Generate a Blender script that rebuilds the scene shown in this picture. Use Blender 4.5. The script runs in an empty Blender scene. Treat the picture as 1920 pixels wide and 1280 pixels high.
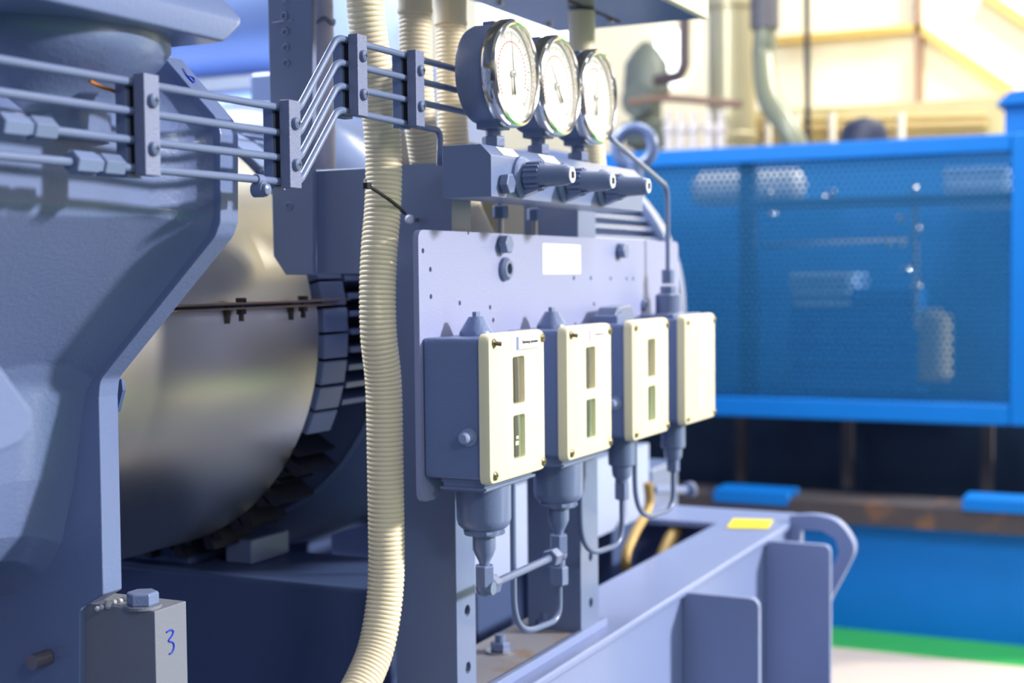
import bpy, bmesh, math, random
from mathutils import Vector, Matrix
random.seed(4)
SC = bpy.context.scene
COL = SC.collection
PI = math.pi

# ------------------------------------------------------------------ camera
CZ, FPX = 1.3, 2667.0
yaw, pitch, roll = math.radians(25.8), math.radians(2.71), math.radians(0.6)
_d = Vector((math.cos(yaw)*math.cos(pitch), math.sin(yaw)*math.cos(pitch), -math.sin(pitch)))
_r0 = Vector((math.sin(yaw), -math.cos(yaw), 0)); _u0 = _r0.cross(_d)
CR = math.cos(roll)*_r0 - math.sin(roll)*_u0
CU = math.cos(roll)*_u0 + math.sin(roll)*_r0
CP = Vector((0, 0, CZ))
cd = bpy.data.cameras.new('camera'); cam = bpy.data.objects.new('camera', cd); COL.objects.link(cam)
cd.lens = 50.0; cd.sensor_width = 36.0; cd.clip_start = 0.05; cd.clip_end = 100
cam.matrix_world = Matrix(((CR.x, CU.x, -_d.x, CP.x), (CR.y, CU.y, -_d.y, CP.y), (CR.z, CU.z, -_d.z, CP.z), (0, 0, 0, 1)))
cd.dof.use_dof = True; cd.dof.focus_distance = 1.22; cd.dof.aperture_fstop = 5.2
SC.camera = cam

# ------------------------------------------------------------------ world, lights, exposure
SC.view_settings.view_transform = 'Standard'; SC.view_settings.look = 'None'
SC.view_settings.gamma = 1; SC.view_settings.exposure = 0.35; SC.view_settings.use_curve_mapping = False
w = bpy.data.worlds.new('hall'); SC.world = w; w.use_nodes = True
nt = w.node_tree; nt.nodes.clear()
wo = nt.nodes.new('ShaderNodeOutputWorld'); bg = nt.nodes.new('ShaderNodeBackground')
tc = nt.nodes.new('ShaderNodeTexCoord'); sp = nt.nodes.new('ShaderNodeSeparateXYZ'); cr = nt.nodes.new('ShaderNodeValToRGB')
mr = nt.nodes.new('ShaderNodeMapRange'); mr.inputs[1].default_value = -1; mr.inputs[2].default_value = 1
nt.links.new(tc.outputs['Generated'], sp.inputs[0]); nt.links.new(sp.outputs[2], mr.inputs[0]); nt.links.new(mr.outputs[0], cr.inputs[0])
my = nt.nodes.new('ShaderNodeMapRange'); my.interpolation_type = 'SMOOTHSTEP'; my.inputs[1].default_value = .35; my.inputs[2].default_value = -.85; my.inputs[3].default_value = .28; my.inputs[4].default_value = 1.5
vm = nt.nodes.new('ShaderNodeVectorMath'); vm.operation = 'SCALE'
nt.links.new(sp.outputs[1], my.inputs[0]); nt.links.new(cr.outputs[0], vm.inputs[0]); nt.links.new(my.outputs[0], vm.inputs['Scale'])
nt.links.new(vm.outputs[0], bg.inputs[0]); nt.links.new(bg.outputs[0], wo.inputs[0])
e = cr.color_ramp.elements
e[0].position = 0.30; e[0].color = (0.06, 0.08, 0.13, 1)
e[1].position = 1.0; e[1].color = (0.60, 0.70, 0.95, 1)
for p, c in ((0.47, (0.20, 0.24, 0.33)), (0.52, (0.42, 0.45, 0.52)), (0.56, (0.95, 0.93, 0.92)), (0.66, (1.0, 1.0, 1.05)), (0.70, (0.38, 0.45, 0.62)), (0.80, (0.42, 0.50, 0.72)), (0.86, (1.3, 1.35, 1.45))):
    x = e.new(p); x.color = (*c, 1)
bg.inputs[1].default_value = 0.30

def sun(name, direction, energy, angle, color):
    l = bpy.data.lights.new(name, 'SUN'); l.energy = energy; l.angle = math.radians(angle); l.color = color
    o = bpy.data.objects.new(name, l); COL.objects.link(o); o.location = (0, -2, 4)
    o.rotation_euler = Vector(direction).to_track_quat('-Z', 'Y').to_euler(); return o
def area(name, loc, target, sx, sy, power, color):
    l = bpy.data.lights.new(name, 'AREA'); l.shape = 'RECTANGLE'; l.size = sx; l.size_y = sy; l.energy = power; l.color = color
    o = bpy.data.objects.new(name, l); COL.objects.link(o); o.location = loc
    o.rotation_euler = (Vector(target)-Vector(loc)).to_track_quat('-Z', 'Y').to_euler(); return o
sun('daylight', (-0.40, 0.86, -0.36), 3.8, 4.0, (1.0, 0.97, 0.95))
area('hall_lamp_over_machine', (1.6, -0.6, 3.6), (1.5, 0.8, 1.2), 0.5, 2.2, 16, (0.86, 0.92, 1.0))
area('hall_lamp_behind_camera', (-1.6, -3.0, 3.2), (1.3, .9, 1.1), 0.7, 0.7, 26, (0.95, 0.97, 1.0))
area('hall_lamp_over_blue_unit', (3.6, 0.4, 4.2), (4.8, 1.2, 0.6), 1.2, 1.2, 90, (0.95, 0.97, 1.0))
area('fill_back_wall', (6.6, -0.4, 4.6), (9.4, 0.2, 2.2), 1.5, 1.5, 330, (1.0, 0.97, 0.9))  # added fill that brightens the back wall, not a real hall lamp
area('fill_vessels', (1.5, 2.3, 3.2), (2.9, 2.0, 1.5), 1.0, 1.0, 130, (0.86, 0.92, 1.0))  # added fill, placed to light the near sides of the vessels

# ------------------------------------------------------------------ pixel -> real plane (used to read real positions off the photograph)
def P(px, py, X=None, Y=None, Z=None):
    v = _d + CR*((px-960)/FPX) - CU*((py-640)/FPX)
    if X is not None: t = (X-CP.x)/v.x
    elif Y is not None: t = (Y-CP.y)/v.y
    else: t = (Z-CP.z)/v.z
    return CP + v*t

# ------------------------------------------------------------------ materials
MATS = {}
def srgb(r, g, b):
    f = lambda c: (c/255)/12.92 if c/255 <= 0.04045 else (((c/255)+0.055)/1.055)**2.4
    return (f(r), f(g), f(b), 1)
def mat(name, rgb, rough=0.45, metal=0.0, bump=0.0, bscale=500, coat=0.0, var=0.06, vscale=6, spec=0.5, dirt=None, dscale=9, dthr=0.62, emit=None, estr=0, alpha=None, trans=0):
    if name in MATS: return MATS[name]
    m = bpy.data.materials.new(name); m.use_nodes = True; n = m.node_tree; b = n.nodes['Principled BSDF']
    c = srgb(*rgb)
    tcn = n.nodes.new('ShaderNodeTexCoord')
    nz = n.nodes.new('ShaderNodeTexNoise'); nz.inputs['Scale'].default_value = vscale; nz.inputs['Detail'].default_value = 4
    n.links.new(tcn.outputs['Object'], nz.inputs['Vector'])
    mx = n.nodes.new('ShaderNodeMix'); mx.data_type = 'RGBA'
    mx.inputs[6].default_value = tuple(v*(1-var) for v in c[:3])+(1,); mx.inputs[7].default_value = tuple(min(1, v*(1+var)) for v in c[:3])+(1,)
    n.links.new(nz.outputs[0], mx.inputs[0]); out = mx.outputs[2]
    if dirt:
        n2 = n.nodes.new('ShaderNodeTexNoise'); n2.inputs['Scale'].default_value = dscale; n2.inputs['Detail'].default_value = 7; n2.inputs['Roughness'].default_value = 0.65
        n.links.new(tcn.outputs['Object'], n2.inputs['Vector'])
        r2 = n.nodes.new('ShaderNodeValToRGB'); r2.color_ramp.elements[0].position = dthr; r2.color_ramp.elements[1].position = min(1, dthr+0.12)
        n.links.new(n2.outputs[0], r2.inputs[0])
        m2 = n.nodes.new('ShaderNodeMix'); m2.data_type = 'RGBA'; m2.inputs[7].default_value = srgb(*dirt)
        n.links.new(r2.outputs[0], m2.inputs[0]); n.links.new(out, m2.inputs[6]); out = m2.outputs[2]
    n.links.new(out, b.inputs['Base Color'])
    b.inputs['Roughness'].default_value = rough; b.inputs['Metallic'].default_value = metal
    b.inputs['Coat Weight'].default_value = coat; b.inputs['Coat Roughness'].default_value = 0.15
    b.inputs['Specular IOR Level'].default_value = spec
    if bump:
        nb = n.nodes.new('ShaderNodeTexNoise'); nb.inputs['Scale'].default_value = bscale; nb.inputs['Detail'].default_value = 3
        n.links.new(tcn.outputs['Object'], nb.inputs['Vector'])
        bp = n.nodes.new('ShaderNodeBump'); bp.inputs['Strength'].default_value = bump; bp.inputs['Distance'].default_value = 0.001
        n.links.new(nb.outputs[0], bp.inputs['Height']); n.links.new(bp.outputs[0], b.inputs['Normal'])
    if emit: b.inputs['Emission Color'].default_value = srgb(*emit); b.inputs['Emission Strength'].default_value = estr
    if trans: b.inputs['Transmission Weight'].default_value = trans
    MATS[name] = m; return m

PAINT = mat('blue_grey_paint', (112, 127, 164), 0.36, bump=0.22, bscale=420, coat=0.25)
CAST = mat('cast_iron_paint', (108, 124, 164), 0.32, bump=0.35, bscale=260, coat=0.35, dirt=(128, 130, 140), dthr=0.74, dscale=5)
ORANGE_PEEL = mat('box_hammer_paint', (112, 130, 172), 0.42, bump=0.55, bscale=330, coat=0.15)
TUBEP = mat('tube_paint', (108, 122, 156), 0.30, coat=0.3)
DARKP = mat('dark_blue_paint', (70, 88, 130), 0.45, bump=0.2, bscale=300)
BARP = mat('clamp_bar_paint', (118, 126, 158), 0.4, bump=0.5, bscale=700)
RUBBER = mat('black_rubber', (20, 22, 28), 0.7)
BLACK = mat('black_plastic', (14, 14, 18), 0.45)
CREAMH = mat('cream_hose_plastic', (242, 228, 196), 0.42, var=0.05, dirt=(196, 176, 120), dthr=0.66, dscale=14)
CREAMC = mat('cream_cover_plastic', (246, 236, 198), 0.35, coat=0.2, var=0.015)
CREAMW = mat('cream_wall_paint', (244, 234, 204), 0.6, var=0.03)
CHROME = mat('chrome', (225, 222, 215), 0.12, metal=1.0)
STEEL = mat('steel', (190, 190, 192), 0.3, metal=1.0, bump=0.1)
SCREW = mat('brass_screw', (150, 138, 110), 0.28, metal=1.0)
BRASS = mat('brass_braid', (176, 146, 88), 0.5, metal=0.35, bump=0.9, bscale=160)
BRUSH = mat('brushed_steel_sheet', (242, 234, 218), 0.30, metal=1.0, var=0.05, vscale=3)
WHITE = mat('white_enamel', (250, 248, 240), 0.3, var=0.0)
LABEL = mat('white_label', (252, 252, 250), 0.5, var=0.01)
RED = mat('red_print', (206, 70, 60), 0.5)
INK = mat('black_print', (24, 24, 28), 0.5)
MARK = mat('blue_marker', (30, 62, 190), 0.5, var=0.1)
DUST = mat('dusty_steel', (150, 148, 156), 0.75, bump=0.3, bscale=200, dirt=(150, 128, 112), dthr=0.55, dscale=18)
BEAMP = mat('beam_paint', (132, 146, 188), 0.4, bump=0.15, bscale=300, coat=0.2, dirt=(176, 176, 184), dthr=0.68, dscale=6)
WELDP = mat('weathered_steel', (170, 168, 190), 0.5, bump=0.9, bscale=70, dirt=(140, 120, 112), dthr=0.62, dscale=30)
BLUE = mat('bright_blue_paint', (0, 108, 190), 0.5, spec=.25, var=0.08)
BLUEM = mat('blue_mesh_paint', (0, 82, 128), 0.55, spec=.3, var=0.05)
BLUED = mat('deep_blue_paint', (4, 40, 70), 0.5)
GREEN = mat('green_floor_paint', (60, 176, 76), 0.45, var=0.15)
YELLOW = mat('yellow_label', (250, 226, 30), 0.5)
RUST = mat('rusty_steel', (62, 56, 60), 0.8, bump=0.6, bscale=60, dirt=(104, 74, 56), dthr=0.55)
RUSTO = mat('orange_rust', (196, 116, 24), 0.8, var=0.4, vscale=60)
SILVER = mat('lagging_sheet', (178, 168, 134), 0.34, metal=0.35, var=0.06)
GREYM = mat('grey_machine_paint', (98, 104, 94), 0.5)
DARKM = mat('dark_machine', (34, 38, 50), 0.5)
VESSEL = mat('vessel_blue_paint', (150, 174, 224), 0.36, coat=0.25)
GLASSR = mat('window_glass_dark', (120, 130, 124), 0.06, metal=0.9, var=0.3, vscale=40)
SHEEN = mat('cabinet_underside', (150, 152, 156), 0.25, metal=0.6)

# ------------------------------------------------------------------ mesh builder
class B:
    def __init__(s): s.bm = bmesh.new()
    def faces(s, vs, fs):
        v = [s.bm.verts.new(p) for p in vs]
        for f in fs:
            try: s.bm.faces.new([v[i] for i in f])
            except ValueError: pass
        return s
    def box(s, a, b):
        x0, y0, z0 = a; x1, y1, z1 = b
        return s.faces([(x0,y0,z0),(x1,y0,z0),(x1,y1,z0),(x0,y1,z0),(x0,y0,z1),(x1,y0,z1),(x1,y1,z1),(x0,y1,z1)],
                       [(0,3,2,1),(4,5,6,7),(0,1,5,4),(1,2,6,5),(2,3,7,6),(3,0,4,7)])
    def prism(s, pts, vec):
        n = len(pts); vec = Vector(vec); pts = [Vector(p) for p in pts]
        nor = Vector((0,0,0))
        for i in range(n): nor += (pts[i]-pts[0]).cross(pts[(i+1)%n]-pts[0])
        if nor.dot(vec) > 0: pts = pts[::-1]
        vs = pts + [p+vec for p in pts]
        fs = [tuple(range(n)), tuple(range(2*n-1, n-1, -1))] + [(i, i+n, (i+1)%n+n, (i+1)%n) for i in range(n)]
        return s.faces(vs, fs)
    def lathe(s, o, ax, prof, seg=32, a0=0.0, caps=True):
        """prof: (distance along axis, radius)"""
        o = Vector(o); ax = Vector(ax).normalized()
        e1 = ax.orthogonal().normalized(); e2 = ax.cross(e1)
        rings = []
        for h, r in prof:
            rings.append([s.bm.verts.new(o+ax*h+(e1*math.cos(a0+2*PI*k/seg)+e2*math.sin(a0+2*PI*k/seg))*max(r, 1e-5)) for k in range(seg)])
        for a, b in zip(rings, rings[1:]):
            for k in range(seg): s.bm.faces.new((a[k], a[(k+1)%seg], b[(k+1)%seg], b[k]))
        if caps: s.bm.faces.new(rings[0][::-1]); s.bm.faces.new(rings[-1])
        return s
    def cyl(s, p0, p1, r, r1=None, seg=20):
        p0, p1 = Vector(p0), Vector(p1); L = (p1-p0).length
        return s.lathe(p0, p1-p0, [(0, r), (L, r if r1 is None else r1)], seg)
    def hexn(s, p0, p1, r, ch=0.12, a0=0.0):
        p0, p1 = Vector(p0), Vector(p1); L = (p1-p0).length; c = min(L*0.2, r*ch)
        return s.lathe(p0, p1-p0, [(0, r*0.9), (c, r), (L-c, r), (L, r*0.9)], 6, a0)
    def tube(s, pts, r, seg=14, caps=True):
        pts = [Vector(p) for p in pts]; n = len(pts)
        rad = r if callable(r) else (lambda i: r)
        t = [(pts[min(i+1, n-1)]-pts[max(i-1, 0)]).normalized() for i in range(n)]
        e = t[0].orthogonal().normalized(); rings = []
        for i in range(n):
            e = (e - t[i]*e.dot(t[i])).normalized(); f = t[i].cross(e)
            rings.append([s.bm.verts.new(pts[i]+(e*math.cos(2*PI*k/seg)+f*math.sin(2*PI*k/seg))*rad(i)) for k in range(seg)])
        for a, b in zip(rings, rings[1:]):
            for k in range(seg): s.bm.faces.new((a[k], a[(k+1)%seg], b[(k+1)%seg], b[k]))
        if caps: s.bm.faces.new(rings[0][::-1]); s.bm.faces.new(rings[-1])
        return s
    def torus(s, c, ax, R, r, seg=40, ts=12):
        c = Vector(c); ax = Vector(ax).normalized(); e1 = ax.orthogonal().normalized(); e2 = ax.cross(e1); rings = []
        for i in range(seg):
            a = 2*PI*i/seg; d = e1*math.cos(a)+e2*math.sin(a)
            rings.append([s.bm.verts.new(c+d*(R+r*math.cos(2*PI*k/ts))+ax*r*math.sin(2*PI*k/ts)) for k in range(ts)])
        for i in range(seg):
            a, b = rings[i], rings[(i+1)%seg]
            for k in range(ts): s.bm.faces.new((a[k], b[k], b[(k+1)%ts], a[(k+1)%ts]))
        return s
    def ball(s, c, r, seg=16):
        n = seg//2
        return s.lathe(Vector(c), (0,0,1), [(-r*math.cos(PI*i/n), r*math.sin(PI*i/n)) for i in range(n+1)], seg, caps=False)
    def loft(s, secs, closed=True, caps=True):
        rings = [[s.bm.verts.new(p) for p in sec] for sec in secs]; n = len(rings[0])
        for a, b in zip(rings, rings[1:]):
            for k in range(n if closed else n-1): s.bm.faces.new((a[k], a[(k+1)%n], b[(k+1)%n], b[k]))
        if caps and closed: s.bm.faces.new(rings[0][::-1]); s.bm.faces.new(rings[-1])
        return s

def root_loc(o):
    while o.parent: o = o.parent
    return o.location
def obj(name, b, m, parent=None, bevel=0, smooth=32, segs=2, base=None):
    bm = b.bm
    bmesh.ops.recalc_face_normals(bm, faces=bm.faces)
    off = root_loc(parent) if parent else (Vector(base) if base else Vector((0,0,0)))
    if not parent and base is None and len(bm.verts):
        xs = [v.co for v in bm.verts]
        off = Vector((sum(v.x for v in xs)/len(xs), sum(v.y for v in xs)/len(xs), min(v.z for v in xs)))
    for v in bm.verts: v.co -= off
    me = bpy.data.meshes.new(name); bm.to_mesh(me); bm.free()
    for p in me.polygons: p.use_smooth = True
    me.set_sharp_from_angle(angle=math.radians(smooth))
    me.materials.append(m)
    o = bpy.data.objects.new(name, me); COL.objects.link(o)
    if parent: o.parent = parent
    else: o.location = off
    if bevel:
        md = o.modifiers.new('bevel', 'BEVEL'); md.width = bevel; md.segments = segs; md.limit_method = 'ANGLE'; md.angle_limit = math.radians(35); md.harden_normals = True
    return o
def tag(o, label, cat, group=None, kind=None):
    o['label'] = label; o['category'] = cat
    if group: o['group'] = group
    if kind: o['kind'] = kind
    return o
def thing(name, label, cat, loc, group=None):
    o = bpy.data.objects.new(name, None); COL.objects.link(o); o.location = loc; o.empty_display_size = 0.02
    return tag(o, label, cat, group)
def struct(o): o['kind'] = 'structure'; return o
def dup(root, loc, label, group=None):
    def cp(o, par):
        c = o.copy(); COL.objects.link(c); c.parent = par
        for ch in list(o.children): cp(ch, c)
        return c
    r = cp(root, None); r.location = loc; r['label'] = label
    if group: r['group'] = group
    return r
def cut(o, b):
    """cut real holes and keep the plain mesh"""
    me = bpy.data.meshes.new('c'); bmesh.ops.recalc_face_normals(b.bm, faces=b.bm.faces)
    off = o.location if not o.parent else root_loc(o)
    for v in b.bm.verts: v.co -= off
    b.bm.to_mesh(me); b.bm.free()
    c = bpy.data.objects.new('c', me); COL.objects.link(c)
    if o.parent: c.parent = o.parent
    else: c.location = o.location
    bvs = [(m.width, m.segments) for m in o.modifiers]; o.modifiers.clear()
    md = o.modifiers.new('b', 'BOOLEAN'); md.object = c; md.operation = 'DIFFERENCE'; md.solver = 'EXACT'
    bpy.context.view_layer.update(); dg = bpy.context.evaluated_depsgraph_get()
    nm = bpy.data.meshes.new_from_object(o.evaluated_get(dg)); o.modifiers.clear()
    for p in nm.polygons: p.use_smooth = True
    nm.set_sharp_from_angle(angle=math.radians(32))
    o.data = nm; bpy.data.objects.remove(c); bpy.data.meshes.remove(me)
    return o
def text_mesh(name, body, m, parent, loc, size, xaxis, up, thick=0.0002):
    cu = bpy.data.curves.new('t', 'FONT'); cu.body = body; cu.size = size; cu.extrude = thick; cu.align_x = 'LEFT'
    to = bpy.data.objects.new('t', cu); COL.objects.link(to); bpy.context.view_layer.update()
    me = bpy.data.meshes.new_from_object(to.evaluated_get(bpy.context.evaluated_depsgraph_get())); bpy.data.objects.remove(to)
    xa = Vector(xaxis).normalized(); up = Vector(up).normalized(); n = xa.cross(up)
    off = root_loc(parent)
    M = Matrix(((xa.x, up.x, n.x, loc[0]-off.x), (xa.y, up.y, n.y, loc[1]-off.y), (xa.z, up.z, n.z, loc[2]-off.z), (0,0,0,1)))
    me.transform(M); me.materials.clear(); me.materials.append(m)
    o = bpy.data.objects.new(name, me); COL.objects.link(o); o.parent = parent; return o
def fillet(pts, r, n=6):
    pts = [Vector(p) for p in pts]; out = [pts[0]]
    for i in range(1, len(pts)-1):
        a, b, c = pts[i-1], pts[i], pts[i+1]
        rr = r[i] if isinstance(r, (list, tuple)) else r
        u = (a-b); v = (c-b); ang = u.angle(v)
        if ang > PI-0.02: out.append(b); continue
        d = min(rr/math.tan(ang/2), u.length*0.49, v.length*0.49)
        p, q = b+u.normalized()*d, b+v.normalized()*d
        for k in range(n+1):
            t = k/n; out.append(p*(1-t)**2 + b*2*t*(1-t) + q*t*t)
    out.append(pts[-1]); return out
def rpoly(pts, r, n=4):
    pts = [Vector(p) for p in pts]; N = len(pts); out = []
    for i in range(N):
        a, b, c = pts[i-1], pts[i], pts[(i+1)%N]; u, v = a-b, c-b
        rr = r[i] if isinstance(r, (list, tuple)) else r
        if rr <= 0: out.append(b); continue
        ang = u.angle(v)
        if ang > PI-0.03: out.append(b); continue
        d = min(rr/math.tan(ang/2), u.length*0.48, v.length*0.48)
        p, q = b+u.normalized()*d, b+v.normalized()*d
        for k in range(n+1):
            t = k/n; out.append(p*(1-t)**2 + b*2*t*(1-t) + q*t*t)
    return out
def smooth_path(pts, step):
    pts = [Vector(p) for p in pts]; pts = [pts[0]*2-pts[1]] + pts + [pts[-1]*2-pts[-2]]; raw = []
    for i in range(1, len(pts)-2):
        p0, p1, p2, p3 = pts[i-1:i+3]
        for k in range(40):
            t = k/40; raw.append(0.5*((2*p1)+(p2-p0)*t+(2*p0-5*p1+4*p2-p3)*t*t+(3*p1-p0-3*p2+p3)*t**3))
    raw.append(pts[-2]); out = [raw[0]]; acc = 0
    for a, b in zip(raw, raw[1:]):
        L = (b-a).length; pos = step-acc
        while pos <= L: out.append(a+(b-a)*(pos/L)); pos += step
        acc = L-(pos-step)
    return out
def rrect(cx, cz, w_, h_, r, y, n=5):
    pts = [(cx-w_/2, y, cz-h_/2), (cx+w_/2, y, cz-h_/2), (cx+w_/2, y, cz+h_/2), (cx-w_/2, y, cz+h_/2)]
    return rpoly(pts, r, n)

# ================================================================== THE SETTING
fl = struct(obj('floor', B().box((-3, -7, -0.05), (12, 8, 0)), mat('floor_concrete', (226, 206, 186), 0.45, var=0.12, vscale=2, coat=0.2)))
struct(obj('unseen_dark_floor', B().box((-3, -1.5, 0.0), (4.0, 8, 0.003)).box((-3, -7, 0.0), (4.0, -3.0, 0.003)), mat('bounce_cut_grey', (84, 92, 108), 0.5)))  # unseen dark floor area added to cut light bouncing up
tr = struct(obj('trim_1', B().box((4.86, -7, 0.0), (5.16, 8, 0.004)), GREEN))
tr2 = struct(obj('trim_2', B().box((-3, -3.0, 0.0), (12, -1.5, 0.004)), GREEN))
wall = struct(obj('wall_back', B().box((9.4, -7, 0), (9.6, 8, 6)), CREAMW))
struct(obj('wall_left', B().box((-3, 5.2, 0), (9.4, 5.4, 6)), mat('blue_wall_paint', (150, 170, 215), 0.6)))
# bright window openings in the back wall
for k, (x0, x1, y0, y1) in enumerate(((900, 1075, -200, 175), (1232, 1277, 62, 160))):
    a, c = P(x0, y0, X=9.39), P(x1, y1, X=9.39)
    wn = B().box((9.36, c.y, c.z), (9.40, a.y, a.z))
    wo_ = struct(obj('window_%d' % (k+1), wn, mat('daylight_pane', (255, 255, 255), 0.3, emit=(240, 245, 255), estr=3.0)))

# ================================================================== BACKGROUND
# cream panelled duct casing with trim bars
dc = thing('duct_casing', 'cream panelled casing with yellowish trim bars high behind the blue unit', 'casing', P(1700, 260, X=7.4))
XW = 7.4
def bar3(b, p, q, wpx, X, d=0.06):
    p, q = P(p[0], p[1], X=X), P(q[0], q[1], X=X); t = (q-p).normalized(); s_ = t.cross(Vector((1,0,0))).normalized()*(wpx/2*X*1.05/FPX)
    b.prism([p-s_, q-s_, q+s_, p+s_], (-d, 0, 0)); return b
b = B(); b.prism([P(1455, -300, X=XW), P(1725, -300, X=XW), P(1725, 205, X=XW), P(1455, 215, X=XW)], (0.4, 0, 0)); obj('side_panel', b, CREAMW, dc)
b = B(); b.prism([P(1725, -300, X=XW), P(2300, -300, X=XW), P(2300, 700, X=XW), P(1860, 262, X=XW), P(1800, 262, X=XW), P(1725, 205, X=XW)], (0.4, 0, 0)); obj('slanted_panel', b, CREAMW, dc)
TRIM = mat('ochre_trim', (196, 166, 92), 0.55); TRIMB = mat('brown_trim', (138, 108, 90), 0.6)
for nm, p, q, wp, m in (('trim_bar', (1455, 78), (1725, 55), 12, TRIM), ('trim_bar', (1725, 55), (1925, 190), 13, TRIM), ('trim_bar', (1845, -10), (2000, 95), 14, TRIM),
                        ('corner_bar', (1723, -100), (1727, 208), 10, TRIMB)):
    b = B(); bar3(b, p, q, wp, XW, 0.07); obj(nm, b, m, dc)
b = B(); b.prism([P(1690, 208, X=XW), P(1728, 204, X=XW), P(1800, 250, X=XW), P(1700, 250, X=XW)], (-0.1, 0, 0)); obj('bracket', b, mat('shaded_underside_khaki', (120, 108, 78), 0.6), dc)  # dark wedge painted for the shaded underside of the casing corner
# ledge of machinery under the casing
b = B(); a, c = P(1330, 214, X=6.8), P(1880, 330, X=6.8); b.box((6.8, c.y, c.z), (7.3, a.y, a.z))
lr = thing('pipe_rack', 'ochre horizontal pipe rack behind the blue unit, below the cream casing', 'rack', P(1600, 330, X=6.9))
obj('rack_panel', b, mat('ochre_rack', (206, 192, 140), 0.6, var=0.15, vscale=8), lr)
for y_, wd in ((222, 5), (238, 7), (252, 4)):
    b = B(); b.cyl(P(1330, y_+8, X=6.75), P(1850, y_-4, X=6.75), wd*6.9/FPX); obj('pipe', b, mat('ochre_pipe', (186, 160, 104), 0.5), lr)
for x_ in (1340, 1372, 1440, 1495, 1560, 1690):
    b = B(); b.cyl(P(x_, 300, X=6.7), P(x_, 212, X=6.7), 7*6.9/FPX); obj('post', b, mat('rack_post', (222, 214, 196), 0.5), lr)
# vertical lagged flue
fc = P(1372, 200, X=6.4)
fl_ = thing('lagged_flue', 'thick vertical silver lagged flue rising right of the steel cabinet', 'flue', (fc.x, fc.y, 0))
rr = 43*6.8/FPX
b = B().lathe((fc.x, fc.y, 0), (0,0,1), [(0, rr), (6, rr)], 40); obj('jacket', b, SILVER, fl_)
for zz in (1.9, 2.5, 3.1):
    b = B().lathe((fc.x, fc.y, zz), (0,0,1), [(0, rr+0.004), (0.008, rr+0.012), (0.03, rr+0.012), (0.04, rr+0.004)], 40); obj('band', b, SILVER, fl_)
# curved duct right of flue
pt = [P(1434, -150, X=6.1), P(1434, 60, X=6.1), P(1432, 110, X=6.1), P(1442, 185, X=6.0), P(1475, 238, X=5.95), P(1500, 300, X=5.95), P(1512, 420, X=5.95)]
sp_ = smooth_path(pt, 0.03); rr2 = 22*6.2/FPX
cvd = thing('curved_duct', 'grey duct with dark upper sleeve bending down right of the silver flue', 'duct', tuple(sp_[-1]))
obj('sleeve', B().cyl(P(1434, -200, X=6.1), P(1434, 55, X=6.1), rr2*1.25), mat('dark_sleeve', (92, 88, 92), 0.5), cvd)
obj('elbow', B().tube(sp_, rr2, 20), mat('grey_duct', (128, 130, 108), 0.35, metal=0.15), cvd)
# dark pole
pa = P(1520, 250, X=6.5); pb = P(1510, -400, X=6.5)
tag(obj('thin_pole', B().cyl(Vector((pa.x, pa.y, 0)), pb, 6*6/FPX), DARKM), 'thin dark vertical pole in front of the cream casing', 'pole')
# dark elbow pipe
ep = [P(1283, -300, X=6.1), P(1283, 120, X=6.1), P(1276, 142, X=6.1), P(1228, 152, X=6.1)]
tag(obj('elbow_pipe', B().tube(fillet(ep, 0.06), 11*6.3/FPX, 14), mat('dark_bronze', (88, 76, 76), 0.4, metal=0.4)), 'short dark pipe bending left under the corner of the steel cabinet', 'pipe')
ep = [P(1180, 192, X=6.0), P(1250, 184, X=6.0), P(1360, 193, X=6.0), P(1402, 196, X=6.0)]
tag(obj('brown_pipe', B().tube(smooth_path(ep, 0.04), 7*6.6/FPX, 14), mat('brown_pipe', (140, 110, 92), 0.5)), 'brown horizontal pipe crossing in front of the silver flue', 'pipe')
# grey valve body
vc = P(1212, 160, X=6.25)
vb = thing('grey_valve', 'blurred grey green valve body standing behind the gauges', 'valve', (vc.x, vc.y, P(1212, 280, X=6.2).z))
obj('body', B().lathe((vc.x, vc.y, vc.z-0.28), (0,0,1), [(.28-vc.z, .06), (-.02, .06), (0, .10), (.10, .12), (.12, .07), (.2, .07), (.24, .11), (.38, .10), (.44, .06), (.48, .02)], 24), GREYM, vb)
obj('flange', B().lathe((vc.x-.12, vc.y, vc.z-0.08), (1,0,0), [(0, .08), (.04, .08)], 20), GREYM, vb)
# cluttered fittings behind (bright)
mf = thing('white_manifold', 'row of pale vertical valve stubs behind the lifting ring', 'manifold', P(1320, 300, X=6.0))
for x_ in (1255, 1278, 1302, 1330, 1352):
    b = B(); b.lathe(P(x_, 320, X=6.0), (0,0,1), [(-P(x_, 320, X=6.0).z, .022), (0, .022), (.16, .022), (.17, .03), (.20, .03), (.21, .015), (.26, .015)], 14); obj('stub', b, mat('pale_fitting', (226, 214, 206), 0.3, metal=0.2), mf)

# ---- blue perforated unit
XB = 5.1
bu = thing('blue_unit', 'large bright blue machine enclosure with perforated mesh side across the aisle', 'machine', (XB, P(1500, 700, X=XB).y, 0))
yR, yL = P(1935, 500, X=XB).y, 3.0
zt, zb_ = P(1550, 268, X=XB).z, P(1550, 785, X=XB).z
myR = P(1897, 500, X=XB).y; mzt = P(1550, 300, X=XB).z; mzb = P(1550, 748, X=XB).z
obj('top_rail', B().box((XB-.03, myR, mzt), (XB+.05, yL, zt)), BLUE, bu, bevel=.008)
obj('bottom_rail', B().box((XB-.03, myR, zb_), (XB+.05, yL, mzb)), BLUE, bu, bevel=.008)
obj('corner_post', B().box((XB-.03, yR-.06, zb_), (XB+.05, myR, zt)), BLUE, bu, bevel=.008)
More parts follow.
